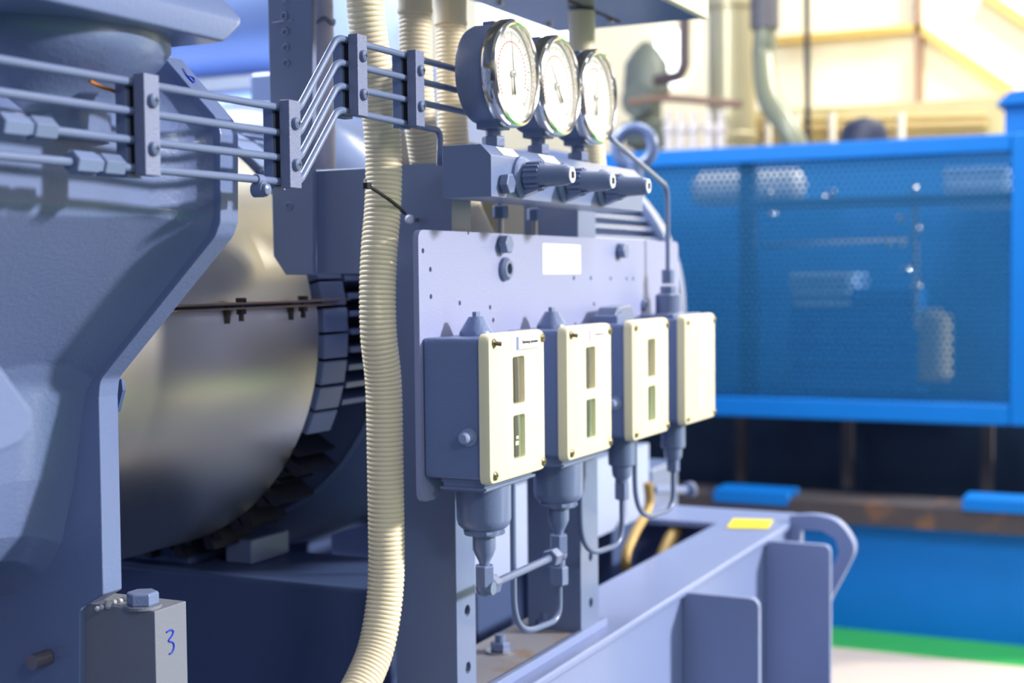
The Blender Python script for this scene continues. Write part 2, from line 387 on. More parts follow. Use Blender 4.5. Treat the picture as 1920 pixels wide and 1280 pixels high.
# perforated sheet with true holes
b = B(); pitch = 0.0235; ri = 0.0072
ro = pitch/math.sqrt(3); rows = int((mzt-mzb)/(1.5*ro)); cols = int((yL-myR)/pitch)
vcache = {}
def hv(y, z):
    k = (round(y, 5), round(z, 5))
    if k not in vcache: vcache[k] = b.bm.verts.new((XB, y, z))
    return vcache[k]
for r_ in range(rows+1):
    for c_ in range(cols+1):
        cy = myR + c_*pitch + (pitch/2 if r_ % 2 else 0); cz = mzb + r_*1.5*ro
        o6 = [hv(cy+ro*math.cos(PI/6+PI/3*k), cz+ro*math.sin(PI/6+PI/3*k)) for k in range(6)]
        i6 = [b.bm.verts.new((XB, cy+ri*math.cos(PI/6+PI/3*k), cz+ri*math.sin(PI/6+PI/3*k))) for k in range(6)]
        for k in range(6): b.bm.faces.new((o6[k], o6[(k+1)%6], i6[(k+1)%6], i6[k]))
pm = obj('mesh_panel', b, BLUEM, bu)
sd = pm.modifiers.new('s', 'SOLIDIFY'); sd.thickness = 0.002
obj('back_panel', B().box((XB+.62, yR, zb_), (XB+.65, yL, zt-.01)), mat('blue_lit_inner', (0, 112, 184), 0.6), bu)  # bright blue puts the lit look of the inside into the colour
obj('mid_rail', B().box((XB+.03, myR, P(1550, 388, X=XB).z), (XB+.06, P(1380, 388, X=XB).y, P(1550, 372, X=XB).z)), BLUED, bu)
obj('inner_post', B().box((XB+.04, P(1408, 500, X=XB).y, mzb), (XB+.10, P(1380, 500, X=XB).y, mzt)), BLUED, bu)
# engine parts glimpsed through the mesh
for nm, cx, cy_, hw, hh, m in (('silencer', 1395, 352, 105, 30, mat('white_part', (232, 230, 220), .4)), ('engine_block', 1600, 640, 120, 100, BLUE), ('filter', 1730, 650, 48, 70, SILVER), ('radiator', 1830, 350, 62, 34, mat('pale_blue_part', (170, 196, 224), 0.3)), ('cooler', 1540, 545, 60, 32, mat('pale_blue_part', (170, 196, 224), 0.3))):
    a, c = P(cx-hw, cy_-hh, X=XB+.22), P(cx+hw, cy_+hh, X=XB+.22)
    mid = (a+c)/2; r_ = (a.z-c.z)/2
    if nm in ('silencer',): b = B().lathe((mid.x+r_, a.y, mid.z), (0,-1,0), [(0, r_*.6), (.03, r_), (a.y-c.y-.03, r_), (a.y-c.y, r_*.6)], 24)
    elif nm == 'filter': b = B().lathe((mid.x+.1, mid.y, c.z), (0,0,1), [(0, .07), (.02, (a.y-c.y)/2), (a.z-c.z-.03, (a.y-c.y)/2), (a.z-c.z, .05)], 24)
    else:
        b = B().box((a.x, c.y, c.z), (a.x+.3, a.y, a.z))
        for k in range(5): z_ = c.z+(a.z-c.z)*(k+.5)/5; b.box((a.x-.02, c.y+.01, z_-.012), (a.x, a.y-.01, z_+.012))
    obj(nm, b, m, bu, bevel=.006)
for k, (x_, y_) in enumerate(((1716, 356), (1690, 410), (1722, 432), (1690, 455), (1668, 458), (1700, 505), (1720, 535), (1560, 362), (1545, 372), (1450, 402), (1440, 360))):
    obj('pipe_fitting', B().ball(P(x_, y_, X=XB+.16), .016, 12), CHROME, bu)
obj('pipe', B().cyl(P(1716, 360, X=XB+.18), P(1716, 620, X=XB+.18), .012), STEEL, bu)
obj('pipe', B().cyl(P(1430, 460, X=XB+.18), P(1700, 450, X=XB+.18), .010), STEEL, bu)
# base frame of the blue unit
z1, z2 = P(1700, 945, X=XB).z, P(1700, 985, X=XB).z
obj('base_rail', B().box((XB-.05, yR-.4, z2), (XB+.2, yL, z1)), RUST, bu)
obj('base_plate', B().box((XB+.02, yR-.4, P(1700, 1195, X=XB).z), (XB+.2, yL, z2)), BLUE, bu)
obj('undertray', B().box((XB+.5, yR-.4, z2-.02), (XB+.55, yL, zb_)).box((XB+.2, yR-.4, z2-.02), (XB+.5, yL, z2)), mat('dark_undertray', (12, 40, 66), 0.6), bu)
for x0, x1, y0, y1 in ((1340, 1480, 915, 948), (1805, 1960, 932, 965)):
    a, c = P(x0, y0, X=XB-.04), P(x1, y1, X=XB-.04); obj('foot_block', B().box((XB-.06, c.y, c.z), (XB+.1, a.y, a.z)), BLUE, bu, bevel=.004)
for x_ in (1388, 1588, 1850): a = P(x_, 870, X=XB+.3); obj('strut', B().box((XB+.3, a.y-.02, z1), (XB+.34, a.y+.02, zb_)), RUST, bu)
# small blue box on top right, dark dome
a, c = P(1868, 185, X=5.8), P(2010, 262, X=5.8)
bb = thing('blue_box', 'small blue box with overhanging lid above the enclosure at the right edge', 'box', (5.8, (a.y+c.y)/2, c.z))
obj('body', B().box((5.8, c.y, 0), (6.2, a.y-.03, a.z-.03)), BLUE, bb, bevel=.006)
obj('lid', B().prism([(5.76, c.y, a.z-.03), (5.76, a.y, a.z-.03), (5.76, a.y-.05, a.z+.02), (5.76, c.y, a.z+.05)], (.5, 0, 0)), BLUE, bb, bevel=.006)
dcn = P(1620, 262, X=6.0)
tag(obj('dark_dome', B().lathe((dcn.x, dcn.y, dcn.z-.08), (0,0,1), [(-dcn.z+.09, .105), (0, .105), (.1, .10), (.14, .085), (.165, .05), (.175, .01)], 28), mat('navy_dome', (32, 38, 66), 0.5)), 'dark navy dome top poking up behind the blue enclosure rail', 'dome')

# vessels behind (upper left)
v1 = thing('horizontal_vessel', 'blurred blue horizontal vessel behind the upright plate, upper of two', 'tank', (2.9, 2.4, 1.7))
def hv_tank(root, x, z, r, m, L_=3.25):
    obj('shell', B().lathe((x, .95, z), (0,1,0), [(.82, r*.6), (.85, r*.9), (.90, r), (L_-.05, r), (L_, r*.9), (L_+.03, r*.5)], 56), m, root)
hv_tank(v1, 2.9, 2.08, .28, VESSEL)
obj('stand', B().box((2.8, 3.95, 0), (3.0, 4.05, 1.82)), DARKP, v1)
v2 = thing('horizontal_vessel', 'pale blue horizontal vessel behind the motor, lower of two', 'tank', (2.95, 2.4, 1.0))
for y_ in (2.3, 3.3): obj('saddle', B().box((2.9, y_, 0), (3.05, y_+.08, 1.40)), DARKP, v2)
hv_tank(v2, 2.95, 1.53, .24, mat('vessel_pale_paint', (160, 184, 232), 0.34, coat=.2), 2.75)

# ================================================================== SKID
sk = thing('skid_frame', 'pale blue grey steel skid beam with upright web gussets under the machine', 'skid', (1.6, .72, 0))
ZT = 0.85
obj('side_beam', B().box((.35, .654, ZT-.012), (2.60, .778, ZT)).box((.35, .66, ZT-.32), (2.60, .672, ZT-.012)).box((.35, .654, ZT-.335), (2.60, .778, ZT-.32)), BEAMP, sk, bevel=.004)
obj('end_beam', B().box((2.44, .672, ZT-.012), (2.60, 2.1, ZT+.0005)).box((2.52, .672, ZT-.32), (2.532, 2.1, ZT-.012)), BEAMP, sk, bevel=.003)
for gx in (1.915, 2.342):
    g = rpoly([(gx, .66, ZT-.006), (gx, .548, ZT-.006), (gx, .548, ZT-.33), (gx, .66, ZT-.33)], [0, .014, 0, 0], 5)
    obj('gusset', B().prism(g, (.012, 0, 0)), BEAMP, sk, bevel=.002)
# curved lug at the end
lug = []
oc = [P(1480, 967, X=2.5), P(1530, 966, X=2.5), P(1570, 978, X=2.5), P(1596, 1010, X=2.5), P(1601, 1035, X=2.5), P(1590, 1062, X=2.5), P(1560, 1118, X=2.5), P(1540, 1150, X=2.5), P(1480, 1150, X=2.5)]
ic = [P(1500, 992, X=2.5), P(1540, 995, X=2.5), P(1566, 1010, X=2.5), P(1573, 1035, X=2.5), P(1562, 1060, X=2.5), P(1535, 1100, X=2.5), P(1500, 1110, X=2.5)]
lo = obj('lifting_lug', B().prism(smooth_path(oc, .006), (.025, 0, 0)), BEAMP, sk)
cut(lo, B().prism([v+Vector((-.02,0,0)) for v in rpoly(ic, .01)], (.08, 0, 0)))
obj('bracket_shelf', B().box((.86, .778, ZT-.012), (1.02, .90, ZT)), BEAMP, sk, bevel=.002)
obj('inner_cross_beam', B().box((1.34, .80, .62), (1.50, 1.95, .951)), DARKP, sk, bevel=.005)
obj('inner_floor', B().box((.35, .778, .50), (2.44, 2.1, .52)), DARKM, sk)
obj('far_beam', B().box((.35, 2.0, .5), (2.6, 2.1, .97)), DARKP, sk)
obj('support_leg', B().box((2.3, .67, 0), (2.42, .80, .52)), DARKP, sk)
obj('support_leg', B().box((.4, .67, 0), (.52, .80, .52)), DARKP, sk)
yl = [P(1362, 990, Z=ZT+.001), P(1375, 973, Z=ZT+.001), P(1450, 975, Z=ZT+.001), P(1440, 991, Z=ZT+.001)]
tag(obj('yellow_label', B().prism(yl, (0,0,.0012)), YELLOW), 'yellow label stuck on the far corner of the skid beam', 'label')
# base plate with bolts
bp_ = thing('base_plate', 'dusty steel base plate with bolts under the two channel columns', 'plate', (1.4, .72, ZT))
obj('plate', B().box((1.10, .684, ZT), (1.67, .775, ZT+.008)), DUST, bp_, bevel=.001)
obj('edge_lip', B().box((1.10, .676, ZT), (1.67, .684, ZT+.011)), BEAMP, bp_, bevel=.001)
for px, py in ((938, 1222), (1022, 1178)):
    q = P(px, py, Z=ZT+.008)
    bo = obj('bolt', B().hexn(q+Vector((0,0,.002)), q+Vector((0,0,.012)), .0115).cyl(q+Vector((0,0,.012)), q+Vector((0,0,.021)), .006), PAINT, bp_)
    obj('washer', B().cyl(q, q+Vector((0,0,.0025)), .017, seg=28), STEEL, bo)

# ================================================================== CHANNEL COLUMNS, POST
def channel(root, x, w_, ztop, holes):
    zc0 = ZT+.008; b = B().prism([(x, .680, zc0), (x+w_, .680, zc0), (x+w_, .685, zc0), (x+.005, .685, zc0), (x+.005, .747, zc0), (x+w_, .747, zc0), (x+w_, .752, zc0), (x, .752, zc0)], (0, 0, ztop-zc0))
    o = obj('channel', b, PAINT, root)
    if holes:
        c = B()
        for z_ in holes: c.lathe((x+w_*.56, .67, z_), (0,1,0), [(0, .0062), (.03, .0062)], 20)
        cut(o, c)
    return o
XC1 = 1.27
c1 = thing('channel_column', 'blue grey steel channel column behind the cream hose, with a side arm plate', 'column', (XC1, .70, ZT+.008))
zc = lambda px, py, Y=.68: P(px, py, Y=Y).z
channel(c1, XC1, .042, 1.413, [P(869, 1148, Y=.68).z, P(871, 1255, Y=.68).z])
zA, zB2 = P(710, 312, X=XC1).z, P(640, 514, X=XC1).z
yA = P(585, 400, X=XC1).y
obj('arm_plate', B().box((XC1+.006, .752, zB2), (XC1+.012, yA, zA)), DARKP if False else PAINT, c1, bevel=.0015)
c2 = thing('channel_column', 'steel channel column standing between the second and third switch boxes', 'column', (1.594, .70, ZT+.008))
channel(c2, 1.594, .056, 1.40, [P(1097, 1048, Y=.68).z, P(1098, 1135, Y=.68).z])
# upright plate post with embossed characters
po = thing('upright_plate', 'dark blue upright plate with raised round marks and chamfered foot', 'post', tuple(P(545, 512, X=1.28)))
xp = 1.262
pts = [P(498, -150, X=xp), P(586, -150, X=xp), P(586, 515, X=xp), P(535, 515, X=xp), P(512, 480, X=xp)]
obj('plate', B().prism(pts, (.008, 0, 0)), PAINT, po, bevel=.0012)
def ring_mark(x_, y_, rx=8):
    c = P(x_, y_, X=xp-.0005); obj('raised_mark', B().torus(c, (1,0,0), rx*1.55/FPX*.75, .0009, 24, 8), PAINT, po)
for x_, y_ in ((533, 30), (535, 60), (536, 89), (537, 118), (541, 386)): ring_mark(x_, y_)
obj('raised_mark', B().cyl(P(512, 43, X=xp), P(549, 37, X=xp), .0011, seg=8), PAINT, po)
obj('raised_mark', B().cyl(P(528, 7, X=xp), P(540, -3, X=xp), .0009, seg=8).cyl(P(529, -3, X=xp), P(540, 5, X=xp), .0009, seg=8), PAINT, po)
# weathered pipe
wp = P(603, 300, X=1.32)
wpt = thing('welded_pipe', 'weathered vertical steel pipe with a rough weld beside the upright plate', 'pipe', (wp.x, wp.y, zA))
obj('pipe', B().cyl((wp.x, wp.y, zA-.01), (wp.x, wp.y, 2.0), .0155, seg=28), WELDP, wpt)
zw = P(603, 42, X=1.32).z
obj('weld', B().tube([(wp.x+.0155*math.cos(a), wp.y+.0155*math.sin(a), zw+.002*math.sin(a*5)) for a in [2*PI*k/36 for k in range(37)]], .0028, 8, caps=False), mat('weld_bead', (96, 106, 134), .5, bump=1, bscale=90), wpt)

# ================================================================== MOTOR AND COUPLING GUARD
AY, AZ = 1.15, 1.235
mo = thing('electric_motor', 'large blue grey electric motor with ribbed round frame behind the switch panel', 'motor', (2.0, AY, .966))
b = B().lathe((1.66, AY, AZ), (1,0,0), [(0, .262), (.82, .262)], 96)
nf = 84
for k in range(nf):
    a = 2*PI*k/nf; cy, cz = math.cos(a), math.sin(a); t = Vector((0, -cz, cy))*.0028; d = Vector((0, cy, cz))
    p0 = Vector((1.72, AY, AZ)); p1 = Vector((2.46, AY, AZ))
    b.prism([p0+d*.26-t, p0+d*.26+t, p0+d*.288+t, p0+d*.288-t], p1-p0)
obj('finned_frame', b, PAINT, mo)
obj('end_shield', B().lathe((2.46, AY, AZ), (1,0,0), [(0, .29), (.0, .302), (.03, .302), (.06, .28), (.09, .2), (.09, .01)], 72), PAINT, mo)
obj('drive_end_shield', B().lathe((1.50, AY, AZ), (1,0,0), [(0, .12), (0, .235), (.004, .255), (.02, .278), (.05, .296), (.08, .30), (.21, .30), (.22, .29)], 72).lathe((1.496, AY, AZ), (1,0,0), [(0, .252), (.004, .256), (.008, .256)], 72, caps=False), PAINT, mo)
b = B()
for k in range(78):
    a = 2*PI*k/78
    if -PI*.9 < ((a+PI) % (2*PI))-PI < -PI*.12: pass
    cy, cz = -math.cos(a), math.sin(a)
    if cz < -.33: continue
    d = Vector((0, cy, cz)); t = Vector((0, -cz, cy))*.0032; p0 = Vector((1.407, AY, AZ))
    b.prism([p0+d*.20-t, p0+d*.20+t, p0+d*.262+t, p0+d*.262-t], (.17, 0, 0))
obj('cooling_ribs', b, PAINT, mo)
obj('hub_housing', B().lathe((1.40, AY, AZ), (1,0,0), [(0, .19), (.19, .19)], 48), DARKP, mo)
b = B()
for k in range(54):
    a0_, a1_ = 2*PI*k/54+.006, 2*PI*(k+1)/54-.006
    r0, r1 = .215, .262
    if math.sin((a0_+a1_)/2) < -.50 and math.cos((a0_+a1_)/2) > 0: continue
    q = [Vector((1.352, AY-r*math.cos(a), AZ+r*math.sin(a))) for r, a in ((r0, a0_), (r1, a0_), (r1, a1_), (r0, a1_))]
    b.prism(q, (.05, 0, 0))
obj('fan_ring', b, PAINT, mo, bevel=.0015)
b = B()
for k in range(22):
    a0_ = math.radians(-31-3.4*k); a1_ = a0_-math.radians(2.6 if k % 3 else 1.6); rr1 = .268+.010*math.sin(k*1.9)
    q = [Vector((1.352, AY-rq*math.cos(a), AZ+rq*math.sin(a))) for rq, a in ((.20, a0_), (rr1, a0_), (rr1-.004, a1_), (.20, a1_))]
    b.prism(q, (.07, 0, 0))
obj('fan_blades', b, mat('fan_black_paint', (24, 28, 44), .5), mo)
for x0, y0, y1 in ((1.78, .98, 1.06), (2.30, .98, 1.06), (1.78, 1.3, 1.38)): obj('foot', B().box((x0, y0-.06, .52), (x0+.12, y1+.04, 1.02)), DARKP, mo, bevel=.006)
obj('terminal_box', B().box((1.85, 1.05, 1.50), (2.15, 1.35, 1.62)), PAINT, mo, bevel=.008)
le = P(1190, 275, X=2.55)
obj('lifting_eye', B().torus(le, (Vector((1,.25,0))), .035, .0115, 36, 14).cyl(le-Vector((0,0,.03)), le-Vector((0,0,.12)), .016), mat('eye_paint', (98, 114, 150), .35, coat=.2), mo)
# shield rim bracket curve
gd = thing('coupling_guard', 'shiny rolled sheet steel guard over the shaft coupling', 'guard', (1.15, AY, .99))
RG = .256
ga = [math.radians(a) for a in range(0, 361, 4)]
def arc_sheet(b, x0, x1, r, a0, a1, th=.002, n=80):
    secs = []
    for i in range(n+1):
        a = a0+(a1-a0)*i/n; cy, cz = -math.cos(a), math.sin(a)
        secs.append([(x0, AY+r*cy, AZ+r*cz), (x1, AY+r*cy, AZ+r*cz), (x1, AY+(r-th)*cy, AZ+(r-th)*cz), (x0, AY+(r-th)*cy, AZ+(r-th)*cz)])
    return b.loft(secs)
zs = P(500, 570, Y=.9).z; asn = math.asin((zs-AZ)/RG)
obj('upper_shell', arc_sheet(B(), .96, 1.340, RG, asn+.008, PI-.2), BRUSH, gd)
obj('lower_shell', arc_sheet(B(), .96, 1.345, RG+.002, asn-.008, asn-PI-.3), BRUSH, gd)
cy, cz = AY-RG*math.cos(asn), AZ+RG*math.sin(asn)
obj('seam_flange', B().box((.96, cy-.022, cz+.0015), (1.385, cy+.01, cz+.0035)).box((.96, cy-.02, cz-.0035), (1.35, cy+.01, cz-.0015)), mat('stained_strip', (150, 128, 112), .4, metal=.8), gd)
for px in (452, 568):
    q = P(px, 572, Y=cy-.012)
    bo = obj('bolt', B().hexn((q.x, q.y, cz+.0035), (q.x, q.y, cz+.008), .006).cyl((q.x, q.y, cz-.016), (q.x, q.y, cz), .0028, seg=10).hexn((q.x, q.y, cz-.009), (q.x, q.y, cz-.0035), .0055), mat('dark_bolt', (70, 64, 62), .4, metal=.8), gd)
for px in (425, 545):
    q = P(px, 572, Y=cy-.004); obj('clip', B().cyl((q.x, q.y, cz-.018), (q.x, q.y, cz), .003, seg=10), mat('dark_bolt', (70, 64, 62), .4, metal=.8), gd)
for px in ((236, 715), (218, 770)): pass
q0, q1 = P(226, 714, X=.942), P(218, 772, X=.942)
tag(obj('flat_stay', B().prism(rpoly([q0+Vector((0,.006,0)), q0+Vector((0,-.001,.002)), q0+Vector((0,-.002,-.008)), q1+Vector((0,-.001,0)), q1+Vector((0,.006,0))], .001), (.004, 0, 0)), DARKP), 'small flat stay peeking out beside the tall flange edge', 'bracket')
# pedestal pieces beneath the guard
pd = thing('bearing_pedestal', 'shadowed stepped pedestal under the coupling guard', 'pedestal', (1.42, 1.2, .966))
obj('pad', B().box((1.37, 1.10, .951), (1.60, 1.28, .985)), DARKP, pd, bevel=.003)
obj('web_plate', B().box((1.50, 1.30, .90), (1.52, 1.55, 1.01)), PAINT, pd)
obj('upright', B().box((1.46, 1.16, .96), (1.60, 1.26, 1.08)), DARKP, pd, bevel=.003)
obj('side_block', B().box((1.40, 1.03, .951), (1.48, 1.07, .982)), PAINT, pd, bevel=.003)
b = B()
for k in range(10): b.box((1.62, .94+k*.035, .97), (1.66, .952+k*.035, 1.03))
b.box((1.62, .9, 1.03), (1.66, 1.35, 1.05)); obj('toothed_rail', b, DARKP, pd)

# ================================================================== COMPRESSOR CASTING
cp_ = thing('compressor_casing', 'big blue grey cast compressor casing with bolted flange edge at left', 'compressor', (.7, .85, ZT))
XF = .914
near = [(250, 98), (305, 103), (362, 170), (407, 222), (413, 250), (413, 415), (404, 442), (188, 712), (185, 745), (193, 1115), (150, 1140), (148, 1500), (-400, 1500), (-400, 60)]
fp = [P(x, y, X=XF) for x, y in near]
fpr = rpoly(fp, [0, 0, .01, .02, .01, .01, .02, .015, .01, 0, .01, 0, 0, 0], 5)
obj('flange', B().prism(fpr, (.024, 0, 0)), CAST, cp_, bevel=.0015)
prof = [P(x, y, X=XF) for x, y in ((200, 60), (282, 124), (335, 182), (376, 236), (388, 262), (388, 400), (380, 430), (165, 700), (150, 730), (140, 800), (128, 900), (105, 1010), (75, 1065), (20, 1100), (-60, 1110))]
prof = [Vector((0, p.y, p.z)) for p in fillet(prof, .022, 6)]
def offs(pr, d):
    out = []
    for i, p in enumerate(pr):
        t = (pr[min(i+1, len(pr)-1)]-pr[max(i-1, 0)]).normalized(); n = Vector((0, t.z, -t.y))
        if n.y > 0 and abs(t.z) > .3: n = -n
        out.append(p+n*d)
    return out
def sec(x, d): return [Vector((x, p.y, p.z)) for p in offs(prof, d)] + [Vector((x, 1.2, prof[-1].z)), Vector((x, 1.2, prof[0].z))]
o1 = offs(prof, .01)
sgn = 1 if (sum(p.y for p in o1) < sum(p.y for p in prof)) else -1
obj('body', B().loft([sec(-.60, -.010*sgn), sec(.30, -.010*sgn), sec(.60, -.006*sgn), sec(.80, -.012*sgn), sec(.868, -.017*sgn), sec(.893, -.012*sgn), sec(.907, -.004*sgn), sec(XF+.001, .008*sgn)]), CAST, cp_, smooth=60)  # near end carried out of view to block light from behind
obj('unseen_light_block', B().box((-.6, .98, .53), (.70, 1.5, 1.08)), CAST, cp_, bevel=.02)  # unseen block added to keep light off the recessed flange
# discharge nozzle and its top flange plate
nx, ny = .778, .770
nz = e0z = P(431, 79, Y=.645).z + .001
obj('nozzle', B().lathe((nx, ny, nz), (0,0,-1), [(-.05, .107), (0, .108), (.008, .108), (.018, .101), (.028, .090), (.037, .078), (.045, .070), (.052, .065), (.075, .063)], 72), CAST, cp_, smooth=60)
e0 = P(431, 79, Y=.645); e1 = P(458, 49, Y=.645); e2 = P(459, 38, Y=.648); e3 = P(428, 0, Y=.660); e4 = P(400, -34, Y=.670)
def fsec(p, y0, ins=0): return rpoly([(.2, y0, p.z), (p.x, y0, p.z), (p.x+ins, .95, p.z), (.2, .95, p.z)], [0, .01, .03, 0], 5)
obj('nozzle_flange', B().loft([fsec(e0, .647), fsec(e1, .645), fsec(e2, .647), fsec(e3, .660), fsec(e4, .670)]), CAST, cp_, bevel=.003, segs=2)
obj('rust_stain', B().tube(smooth_path([P(168, 152, Y=.682), P(190, 163, Y=.682), P(212, 170, Y=.682), P(223, 178, Y=.682), P(227, 199, Y=.682)], .002), .0013, 8), RUSTO, cp_)
# near boss
bo_ = [P(x, y, Y=.60) for x, y in ((-60, 640), (0, 683), (62, 768), (64, 800), (42, 832), (0, 850), (-60, 860))]
obj('cast_boss', B().prism(rpoly(bo_, .006, 4), (0, .08, 0)), CAST, cp_, bevel=.004, segs=3)
# stud in the lower flange
q = P(88, 1232, X=XF-.002)
obj('stud', B().cyl(q, q+Vector((-.018, 0, 0)), .0068, seg=20), mat('bronze_stud', (150, 140, 140), .35, metal=.7), cp_)
# blue marker '6' on the upper flange edge (lies in the sloped edge face)
def stroke(name, pts, r, m, parent=None): return obj(name, B().tube(smooth_path(pts, .0006), r, 6), m, parent)
ea, eb = P(305, 103, X=XF), P(362, 170, X=XF); ed = (eb-ea)
def onedge(u_, t_): # along the sloped edge, across thickness
    return ea + ed*u_ + Vector((.024*t_, 0, 0)) + Vector((0, -ed.z, ed.y)).normalized()*(-.0004 if True else 0)
def hitedge(px, py):
    n = ed.cross(Vector((1,0,0))).normalized(); v = _d + CR*((px-960)/FPX) - CU*((py-640)/FPX)
    t = (ea-CP).dot(n)/v.dot(n); return CP+v*(t*.9985)
stroke('handwritten_6', [hitedge(*p) for p in ((343, 128), (346, 134), (350, 141), (356, 148), (362, 154), (365, 153), (364, 148), (359, 144), (354, 143), (351, 142))], .0006, MARK, cp_)['label'] = 'blue marker figure 6'
# support block with '3' and bolt
XK = .92; kb = P(290, 1160, X=XK); kr = P(350, 1160, Y=kb.y); kl = P(148, 1160, X=XK); kz = P(290, 1146, X=XK).z
blk = thing('support_block', 'grey painted steel block marked 3 at the foot of the flange', 'block', (XK+.02, (kb.y+kl.y)/2, ZT))
obj('block', B().box((XK, kb.y, ZT), (kr.x, kl.y, kz)), mat('block_paint', (122, 126, 138), .5, bump=.3, dirt=(150, 132, 84), dthr=.7, dscale=22), blk, bevel=.001)
q = P(268, 1138, Z=kz)
bt = obj('bolt', B().hexn((q.x, q.y, kz+.002), (q.x, q.y, kz+.0135), .0135, a0=.3), PAINT, blk, bevel=.0006)
obj('washer', B().cyl((q.x, q.y, kz), (q.x, q.y, kz+.0025), .0155, seg=30), mat('block_paint', (122, 126, 138)), bt)
stroke('handwritten_3', [P(x, y, Y=kb.y-.0003) for x, y in ((312, 1185), (319, 1181), (325, 1183), (322, 1192), (316, 1201), (324, 1204), (326, 1213), (322, 1223), (317, 1226))], .0008, MARK, blk)['label'] = 'blue marker figure 3'
b = B()
q = P(205, 1118, X=.925)
for k in range(9): b.ball((.905+.006*k, q.y-.003+random.uniform(-.003, .003), kz+.001), .0022+random.uniform(0, .0016), 8)
obj('weld', b, mat('weld_pale', (176, 178, 184), .4, bump=1, bscale=120, dirt=(180, 110, 40), dthr=.66, dscale=60), blk)

# ================================================================== TUBES AND CLAMPS
YT = .666; RT = .0031
zl = [1.4352, 1.4152, 1.3954, 1.3762]; zh = [1.5035, 1.4830, 1.4630, 1.4425]
names = ['uppermost thin blue grey tube of the four clamped tubes', 'second thin tube from the top of the clamped four', 'third clamped tube from the top, with a hex union at far left', 'lowest clamped tube, with a hex union left of the first clamp']
for k in range(4):
    t = thing('tube', names[k], 'tube', (.5, YT, zl[k]), 'clamped parallel tubes')
    xe = 1.62 if k < 3 else 1.19
    pth = [(.40, YT, zl[k]), (.979, YT, zl[k]), (1.040, YT, zh[k]), (xe, YT, zh[k])]
    if k == 3: pth = pth[:-1] + [(1.226, YT+.002, zh[k]-.002), (1.227, YT+.004, zh[k]-.036)]
    obj('run', B().tube(fillet(pth, [0, .02, .02, .01, 0] if k == 3 else .02, 8), RT, 16), TUBEP, t)
    if k >= 2:
        x0 = .654 if k == 2 else .717; z_ = zl[k]
        obj('union_nut', B().hexn((x0, YT, z_), (x0+.021, YT, z_), .0082), PAINT, t, bevel=.0005)
        obj('union_body', B().hexn((x0+.021, YT, z_), (x0+.026, YT, z_), .0066), PAINT, t)
        obj('union_nut', B().hexn((x0+.026, YT, z_), (x0+.046, YT, z_), .0082), TUBEP, t, bevel=.0005)
def clamp_proto(loc, label):
    t = thing('tube_clamp', label, 'clamp', loc, 'two-bar tube clamps')
    L = Vector(loc); H = .035
    f = obj('front_bar', B().box(L+Vector((-.008, -.0125, -H)), L+Vector((.008, -.0028, H))), BARP, t, bevel=.0007)
    obj('back_bar', B().box(L+Vector((-.009, .003, -H-.001)), L+Vector((.008, .0125, H-.002))), PAINT, t, bevel=.0007)
    obj('rubber_strip', B().box(L+Vector((-.005, -.0028, -H+.002)), L+Vector((.006, .003, H-.002))), RUBBER, t)
    for s_ in (-1, 1):
        c = L+Vector((0, -.0125, s_*.0165))
        sc = obj('screw', B().lathe(c, (0,-1,0), [(0, .0052), (.0012, .0052), (.003, .0044), (.0042, .0025)], 20), TUBEP, t)
        obj('cross_slot', B().box(c+Vector((-.0022, -.0045, -.0005)), c+Vector((.0022, -.0038, .0005))).box(c+Vector((-.0005, -.0045, -.0022)), c+Vector((.0005, -.0038, .0022))), INK, sc)
    return t
zm = (zl[0]+zl[3])/2; zn = (zh[0]+zh[3])/2
cl0 = clamp_proto((.784, YT, zm), 'two-bar clamp nearest the camera, over the casing')
dup(cl0, (.957, YT, zm), 'two-bar clamp beside the casing flange, before the tubes rise')
dup(cl0, (1.061, YT, zn), 'two-bar clamp just after the bends, in front of the cream hose')
dup(cl0, (1.162, YT, zn), 'two-bar clamp nearest the gauges')
# p-clip and stay rod
pc = thing('stay_rod', 'short painted rod with a clip screwed to the lowest tube', 'rod', (.936, .69, 1.36))
zr = P(490, 357, Y=YT+.004).z
obj('rod', B().cyl((.934, YT+.006, zr), (P(490, 357, Y=YT).x, YT+.004, zr), .0042), PAINT, pc)
q = P(497, 358, Y=YT-.006)
obj('clip', B().box((q.x-.004, YT-.006, zl[3]-.004), (q.x+.004, YT-.004, zr+.0)).lathe((q.x-.004, YT, zl[3]), (1,0,0), [(0, RT+.0012), (.008, RT+.0012)], 16).cyl((q.x, YT+.004, zr), (q.x, YT-.006, zr), .006), PAINT, pc)
obj('screw', B().lathe((q.x, YT-.006, zr), (0,-1,0), [(0, .0052), (.001, .0052), (.003, .0044), (.0042, .0022)], 18), TUBEP, pc)

# ================================================================== HOSES
def hose(name, label, path, r, m, pitch_=.0046, amp=.0016, plain=None, seg=26):
    t = thing(name, label, 'hose', tuple(path[-1]))
    sub = pitch_/8
    pts = smooth_path(path, sub)
    obj('corrugated_hose', B().tube(pts, lambda i: r-amp*(1-abs(math.sin(PI*i/8))**.5), seg), m, t, smooth=80)
    if plain:
        obj('plain_sleeve', B().tube(plain, r*1.03, 28), CREAMH, t)
        e_ = Vector(plain[-1]); obj('sleeve_rim', B().lathe(e_-Vector((0,0,.0)), (0,0,1), [(0, r*1.07), (.004, r*1.07)], 28), CREAMH, t)
    return t
YH = .712
hp = [(684, -60), (686, 20), (698, 110), (711, 200), (719, 290), (718, 380), (711, 470), (708, 550), (710, 630), (719, 720), (722, 850), (724, 980), (724, 1080), (716, 1160), (700, 1230), (668, 1300), (630, 1360)]
hose('corrugated_hose', 'thick cream corrugated hose snaking down in front of the dark column', [P(x, y, Y=YH) for x, y in hp], .0180, CREAMH)
